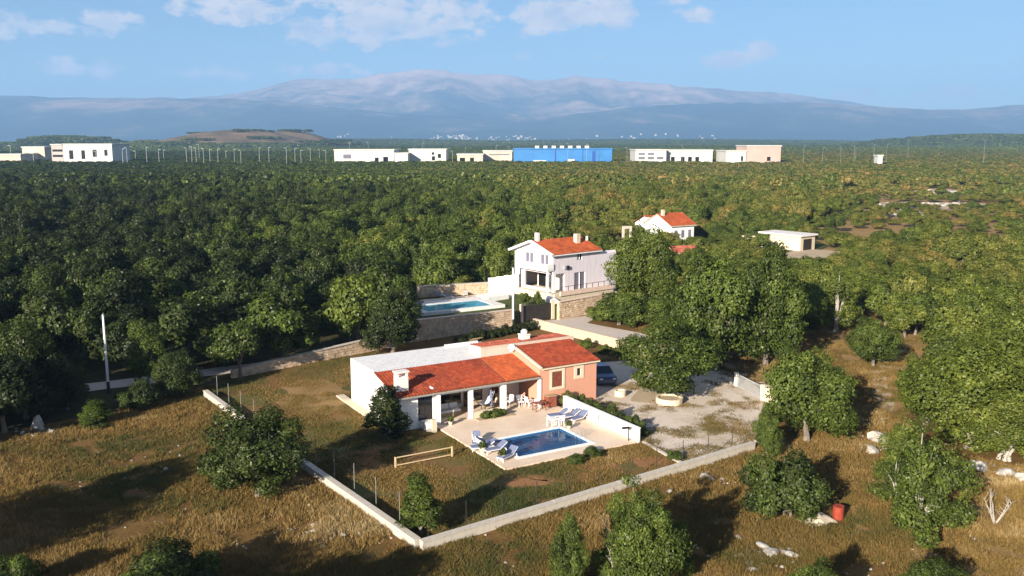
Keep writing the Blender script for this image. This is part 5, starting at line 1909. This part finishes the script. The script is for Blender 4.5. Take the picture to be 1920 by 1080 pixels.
# slender poles between the woods and the estate
poles_px = [(228, 278, 1), (236, 276, 1), (252, 282, 0), (273, 275, 1), (296, 279, 1), (305, 280, 0), (348, 276, 1), (358, 274, 1), (366, 276, 1), (372, 270, 0), (380, 277, 1), (392, 279, 1), (407, 278, 1), (422, 282, 0), (438, 279, 1), (450, 280, 1), (485, 276, 1), (503, 275, 1), (536, 276, 1), (552, 277, 1), (563, 281, 1), (581, 277, 1), (598, 279, 0), (610, 281, 1), (655, 266, 0), (690, 266, 0), (792, 268, 0), (848, 282, 1), (872, 276, 0), (930, 272, 1), (955, 274, 1), (1065, 268, 1), (1100, 270, 1), (1176, 276, 1), (1280, 272, 1), (1355, 278, 1), (1508, 272, 1), (1544, 275, 1), (1578, 276, 1), (1603, 272, 1), (1606, 276, 0), (1640, 270, 1), (1664, 270, 1), (1704, 262, 0), (1847, 262, 1), (178, 282, 1), (150, 284, 0), (60, 274, 1), (18, 272, 1)]
pole_me = MB().tube([(0, 0, 0), (0, 0, 1)], [.13, .08], 6).mesh('pole')
pole_me.materials.append(M['steel'])
arm_me = MB().beam((0, 0, 0), (1.8, 0, .3), .22, .15).mesh('lamp_arm')
arm_me.materials.append(M['steel'])
for k, (px, pt, near) in enumerate(poles_px):
    d = 700 + (k * 37) % 60 if near else 900
    h = top_z(pt, d)
    zone = 'beside the white factory' if px < 330 else 'below the bare hill' if px < 620 else 'by the blue factory and the white warehouses' if px < 1400 else 'on the open plain past the pinkish block'
    o = thing('far_lamp_post', 'thin pale lamp post on the plain ' + zone, 'lamp post', (far_x_(px, d), d, 0), random.choice((0, math.pi)), 'lamp posts on the plain ' + zone)
    p_ = part('pole', pole_me, None, o)
    p_.scale = (1, 1, h)
    a_o = part('lamp_arm', arm_me, None, o)
    a_o.location = (0, 0, h - .3)
# bare strips on the plain
for k, (px, py, w_, d_) in enumerate([(270, 300, 60, 14), (345, 299, 40, 12), (530, 292, 26, 12)]):
    pass
# town at the mountain's foot
tw = MB()
r_ = random.Random(5)
for k in range(260):
    px = r_.choice([r_.gauss(940, 60), r_.gauss(1230, 60), r_.gauss(850, 30), r_.uniform(620, 1340)])
    d = r_.uniform(8300, 9300)
    x_ = far_x_(px, d)
    z_ = max(0.0, float(mount_fore(np.array([x_]), np.array([d]))[0])) + r_.uniform(0, 10)
    s = r_.uniform(5, 15)
    tw.box(x_, x_ + s * 1.6, d, d + s, z_ - 15, z_ + r_.uniform(4, 11))
tw_o = part('distant_town', tw, 'factory_beige')
tag(tw_o, 'tiny white houses of a distant town at the foot of the mountains', None, None, 'stuff')

# ------------------------------------------------------------------ rocks, drum, tarpaulin, poles in the field
import mathutils


def rock_mesh(seed, n=2):
    import bmesh
    bm = bmesh.new()
    bmesh.ops.create_icosphere(bm, subdivisions=n, radius=1)
    o_ = Vector((seed * 3.1, seed * 1.7, 0))
    for v_ in bm.verts:
        k_ = 1 + .45 * mathutils.noise.noise(v_.co * 1.1 + o_) + .2 * mathutils.noise.noise(v_.co * 3 + o_)
        v_.co *= k_
        v_.co.z = max(v_.co.z, -.35)
    me = bpy.data.meshes.new('rock')
    bm.to_mesh(me)
    bm.free()
    me.materials.append(M['rock'])
    return me


RM = [rock_mesh(k) for k in range(6)]
rocks = [(70, 803, .45, .8, 'upright pale rock at the foot of the dark wood'), (78, 808, .35, .3, 'low pale rock beside the upright one'), (95, 812, .3, .25, 'pale rock trailing from the pile by the wood'), (42, 815, .22, .25, 'small white rock nearest the frame edge by the wood'),
         (311, 882, .18, .18, 'single white stone in the tip of the great shadow'), (338, 856, .15, .12, 'white stone on the rim of the great shadow'),
         (1650, 828, 1.0, .55, 'large pale rock slab at the bend of the track'), (1635, 848, .7, .35, 'pale rock below the large slab at the track'), (1668, 845, .5, .35, 'pale rock between the slab and the loose tree'), (1700, 852, .5, .3, 'pale rock half hidden by the loose tree'), (1690, 822, .5, .3, 'pale rock under the scrub edge'),
         (1838, 880, .8, .4, 'white rock ledge in the black shade of the wide oak'), (1822, 872, .5, .3, 'white rock at the start of the ledge'), (1885, 890, .7, .35, 'pale rock east of the white ledge'), (1918, 900, .6, .35, 'pale rock at the frame edge beyond the ledge'),
         (1430, 1025, .45, .2, 'pale flat stone by the lower frame, first of a row'), (1445, 1038, .55, .2, 'pale long stone by the lower frame, second of a row'), (1480, 1040, .5, .15, 'pale stone by the lower frame, last of a row'), (1412, 1070, .35, .15, 'pale stone touching the lower frame'), (1385, 1010, .3, .15, 'pale stone under the tall shadow'),
         (580, 950, .16, .14, 'pale stone before the side wall, highest up'), (588, 998, .2, .14, 'pale stone in the dry grass before the side wall'), (625, 1003, .16, .12, 'small pale stone nearest the side wall'), (605, 1026, .18, .12, 'pale stone on the rim of the lower shadow'),
         (530, 850, .35, .5, 'white stone block at the broken part of the side wall'), (1320, 895, .4, .2, 'pale stone heap before the front wall'), (1335, 900, .3, .15, 'small pale stone beside the heap at the front wall'), (1255, 922, .25, .12, 'pale stone in the tall grass below the wall'), (1425, 832, .4, .35, 'pale rock at the fence corner')]
for k, (px, py, s, hz, lab) in enumerate(rocks):
    x_, y_ = g(px, py)
    o = part('rock', RM[k % 6], None)
    o.location = (x_, y_, hz * .25)
    o.scale = (s, s * .7, hz)
    o.rotation_euler = (0, 0, random.uniform(0, 6))
    tag(o, lab, 'rock')
# pebbles and stones too many to name
pebs = []
for k in range(900):
    px = random.uniform(-40, 1960)
    py = random.uniform(830, 1110)
    x_, y_ = g(px, py)
    if in_poly(x_, y_, lawn_poly):
        continue
    s = random.uniform(.03, .11)
    pebs.append((x_, y_, s, s * .7, 0.5))
for k in range(700):
    a = random.uniform(0, 6.28)
    c = random.choice([g(1750, 385), g(1640, 400), g(1650, 835), g(1840, 880), g(1780, 360), g(1430, 1040), g(610, 1000), g(1330, 895), g(80, 812)])
    rr = random.gauss(0, 1) * (1 if c[1] < 90 else 9)
    s = random.uniform(.05, .2) if c[1] < 90 else random.uniform(.3, 1.1)
    pebs.append((c[0] + rr * math.cos(a) * 1.3, c[1] + rr * math.sin(a), s, s * .7, 0.5))
instancer('loose_stones', 'small pale limestone pieces strewn over the dry field', pebs, [rock_mesh(20 + k, 1) for k in range(3)])

x_, y_ = g(1571, 972)
dr = thing('red_drum', 'red drum standing in the dry grass beside the tarpaulin', 'drum', (x_, y_, 0))
dr.scale = (.88, .88, .88)
part('drum_body', MB().tube([(0, 0, 0), (0, 0, .88)], .36, 18), 'red_drum', dr)
for zz in (.02, .30, .58, .86):
    part('hoop', MB().tube([(0, 0, zz), (0, 0, zz + .03)], .375, 18), 'red_drum', dr)
tpm = MB()
nx, ny = 9, 7
gr = [[(-.95 + 1.9 * i / (nx - 1) + .08 * math.sin(j * 2.1), -.7 + 1.4 * j / (ny - 1) + .1 * math.sin(i * 1.3), .03 + .42 * math.exp(-((i - 5.2) ** 2 / 7 + (j - 3.2) ** 2 / 4)) + .05 * math.sin(i * 2.3 + j) ** 2) for i in range(nx)] for j in range(ny)]
for j in range(ny - 1):
    for i in range(nx - 1):
        tpm.poly([gr[j][i], gr[j][i + 1], gr[j + 1][i + 1], gr[j + 1][i]])
to = part('tarpaulin', tpm, 'tarp', None, True)
x_, y_ = g(1530, 978)
to.location = (x_, y_, 0)
to.rotation_euler = (0, 0, .45)
tag(to, 'crumpled pale tarpaulin on the grass next to the red drum', 'tarpaulin')

# bare dead shrub at the lower frame
def dead_shrub(px, py, h, label, seed):
    r2 = random.Random(seed)
    x_, y_ = g(px, py)
    o = thing('dead_shrub', label, 'shrub', (x_, y_, 0))
    for s_ in range(5):
        a = r2.uniform(0, 6.28)
        mb_ = MB()
        tip = Vector((math.cos(a) * h * .4, math.sin(a) * h * .4, h * r2.uniform(.75, 1)))
        mid = tip * .5 + Vector((r2.uniform(-.15, .15), r2.uniform(-.15, .15), 0))
        mb_.tube([(0, 0, 0), mid, tip], [.05, .03, .008], 5)
        for q in range(9):
            t_ = r2.uniform(.3, 1)
            b0 = Vector((0, 0, 0)).lerp(mid, t_ * 2) if t_ < .5 else mid.lerp(tip, t_ * 2 - 1)
            e = b0 + Vector((r2.uniform(-.5, .5), r2.uniform(-.5, .5), r2.uniform(.2, .8))) * h * .28
            mb_.tube([b0, e], [.016, .004], 4)
        part('branch', mb_, 'bark_pale', o)


dead_shrub(1140, 1085, 3.0, 'bare grey branches between the trees at the lower frame', 1)
dead_shrub(1165, 1100, 2.4, 'bare grey sapling beside the taller bare branches', 2)
dead_shrub(1730, 600, 3.8, 'bare leaning dead tree in the scrub behind the clearing', 3)
dead_shrub(1865, 985, 2.0, 'bare grey twigs beyond the loose pale green tree', 4)

# wood scraps by the hedge
sc_ = thing('plank_pile', 'heap of weathered planks at the end of the dark hedge row', 'planks', (*g(890, 642), 0), .9)
for k in range(7):
    part('plank', MB().beam((-1.2 + .1 * k, -.5 + .16 * k, .05 + .06 * k), (1.0, .3 - .1 * k, .12 + .05 * k), .16, .04), 'wood', sc_)

# ------------------------------------------------------------------ grass
def blades(name, n, h, spread, w_, seed, bend=.35):
    r_ = np.random.default_rng(seed)
    base = np.stack([r_.normal(0, spread, n), r_.normal(0, spread, n), np.zeros(n)], 1)
    lean = np.stack([r_.normal(0, bend, n), r_.normal(0, bend, n), np.ones(n)], 1) * (h * r_.uniform(.5, 1.15, n))[:, None]
    side = np.stack([r_.normal(size=n), r_.normal(size=n), np.zeros(n)], 1)
    side /= np.linalg.norm(side, axis=1, keepdims=True)
    v = np.empty((n, 3, 3))
    v[:, 0] = base - side * w_
    v[:, 1] = base + side * w_
    v[:, 2] = base + lean
    me = bpy.data.meshes.new(name)
    quads(me, v.reshape(-1, 3), np.arange(n * 3).reshape(n, 3))
    att = me.attributes.new('leaf', 'FLOAT', 'FACE')
    att.data.foreach_set('value', r_.uniform(0, 1, n).astype(np.float32))
    me.materials.append(M['grass'])
    return me


TALL = [blades('grass_tuft', 34, .38, .22, .022, 10 + k) for k in range(4)]
SHORT = [blades('grass_tuft', 34, .10, .24, .022, 20 + k, .5) for k in range(3)]
gpts, lpts = [], []
hard = [[H(-.8, .1), H(-.8, 12), H(20, 12), H(20, -.2), H(14.5, -.2), H(14.5, -11.1), H(3.0, -11.1), H(3, -.2)]]
rg = np.random.default_rng(77)
NG = 52000
# density falls with distance, as blades cease to be told apart
yy = 41 + 75 * rg.random(NG) ** 1.5
xx = (rg.random(NG) * 2 - 1) * (yy * .60 + 2)
nz = fbm(xx / 7.0, yy / 7.0, 4, 41)
nz2 = fbm(xx / 2.0, yy / 2.0, 3, 47)
gravel_poly = [H(14.6, -11.2), g(1283, 872), g(1425, 845), g(1440, 760), (22.5, 76.5), (21.5, 84), (14, 90), H(19.4, 12), H(18.6, .1), H(14.6, -.5)]
for x, y, a, b in zip(xx, yy, nz, nz2):
    if in_poly(x, y, hard[0]):
        continue
    if in_poly(x, y, gravel_poly):
        fr_y = (y - 59) / 12.0
        if a * .5 + b * .5 > .50 + max(0, fr_y) * .10:
            lpts.append((x, y, 1.0, 1.3, .3 + (a - .5) * 1.0))
        continue
    if in_poly(x, y, lawn_poly):
        if b < .40:
            continue
        lpts.append((x, y, 1.1, random.uniform(.7, 1.8), .28 + (a - .45) * 1.5 + random.gauss(0, .07)))
        continue
    if y > 92 and x < 15:
        continue
    if abs(x) < 120 and in_poly(x, y, OPEN):
        if b < .36:
            continue
        gpts.append((x, y, random.uniform(.8, 1.4), random.uniform(.35, 1.05) * (.45 + a * .8), .50 + (a - .5) * 1.2 + (b - .5) * .5 + random.gauss(0, .08)))
gx = rg.uniform(2, 26, 9000)
gy = rg.uniform(56, 92, 9000)
ga, gb = fbm(gx / 3.2, gy / 3.2, 4, 51), fbm(gx / .9, gy / .9, 2, 53)
for x, y, a, b in zip(gx, gy, ga, gb):
    if not in_poly(x, y, gravel_poly):
        continue
    edge = max(0.0, (y - 62 - .30 * (x - 10)) / 9.0)
    if a + .25 * (b - .5) > .44 + .13 * edge:
        lpts.append((x, y, .9, random.uniform(.6, 1.5), .32 + (a - .5) * .8 + random.gauss(0, .09)))
instancer('dry_grass', 'tall dry brown and olive grass of the open field', gpts, TALL)
instancer('lawn_grass', 'short patchy grass inside the boundary walls', lpts, SHORT)

# ------------------------------------------------------------------ haze
hz = MB().box(-12200, 12200, -600, 18200, -6.5, 1150)
ho = part('haze', hz, None)
hm_ = bpy.data.materials.new('air')
hm_.use_nodes = True
t = hm_.node_tree
t.nodes.clear()
o_ = t.nodes.new('ShaderNodeOutputMaterial')
pv = t.nodes.new('ShaderNodeVolumePrincipled')
pv.inputs['Color'].default_value = (.36, .62, 1.0, 1)
pv.inputs['Density'].default_value = 1.0e-4
pv.inputs['Anisotropy'].default_value = 0.0
t.links.new(pv.outputs[0], o_.inputs['Volume'])
ho.data.materials.append(hm_)
tag(ho, 'thin blue haze between the plain and the mountains', None, None, 'stuff')
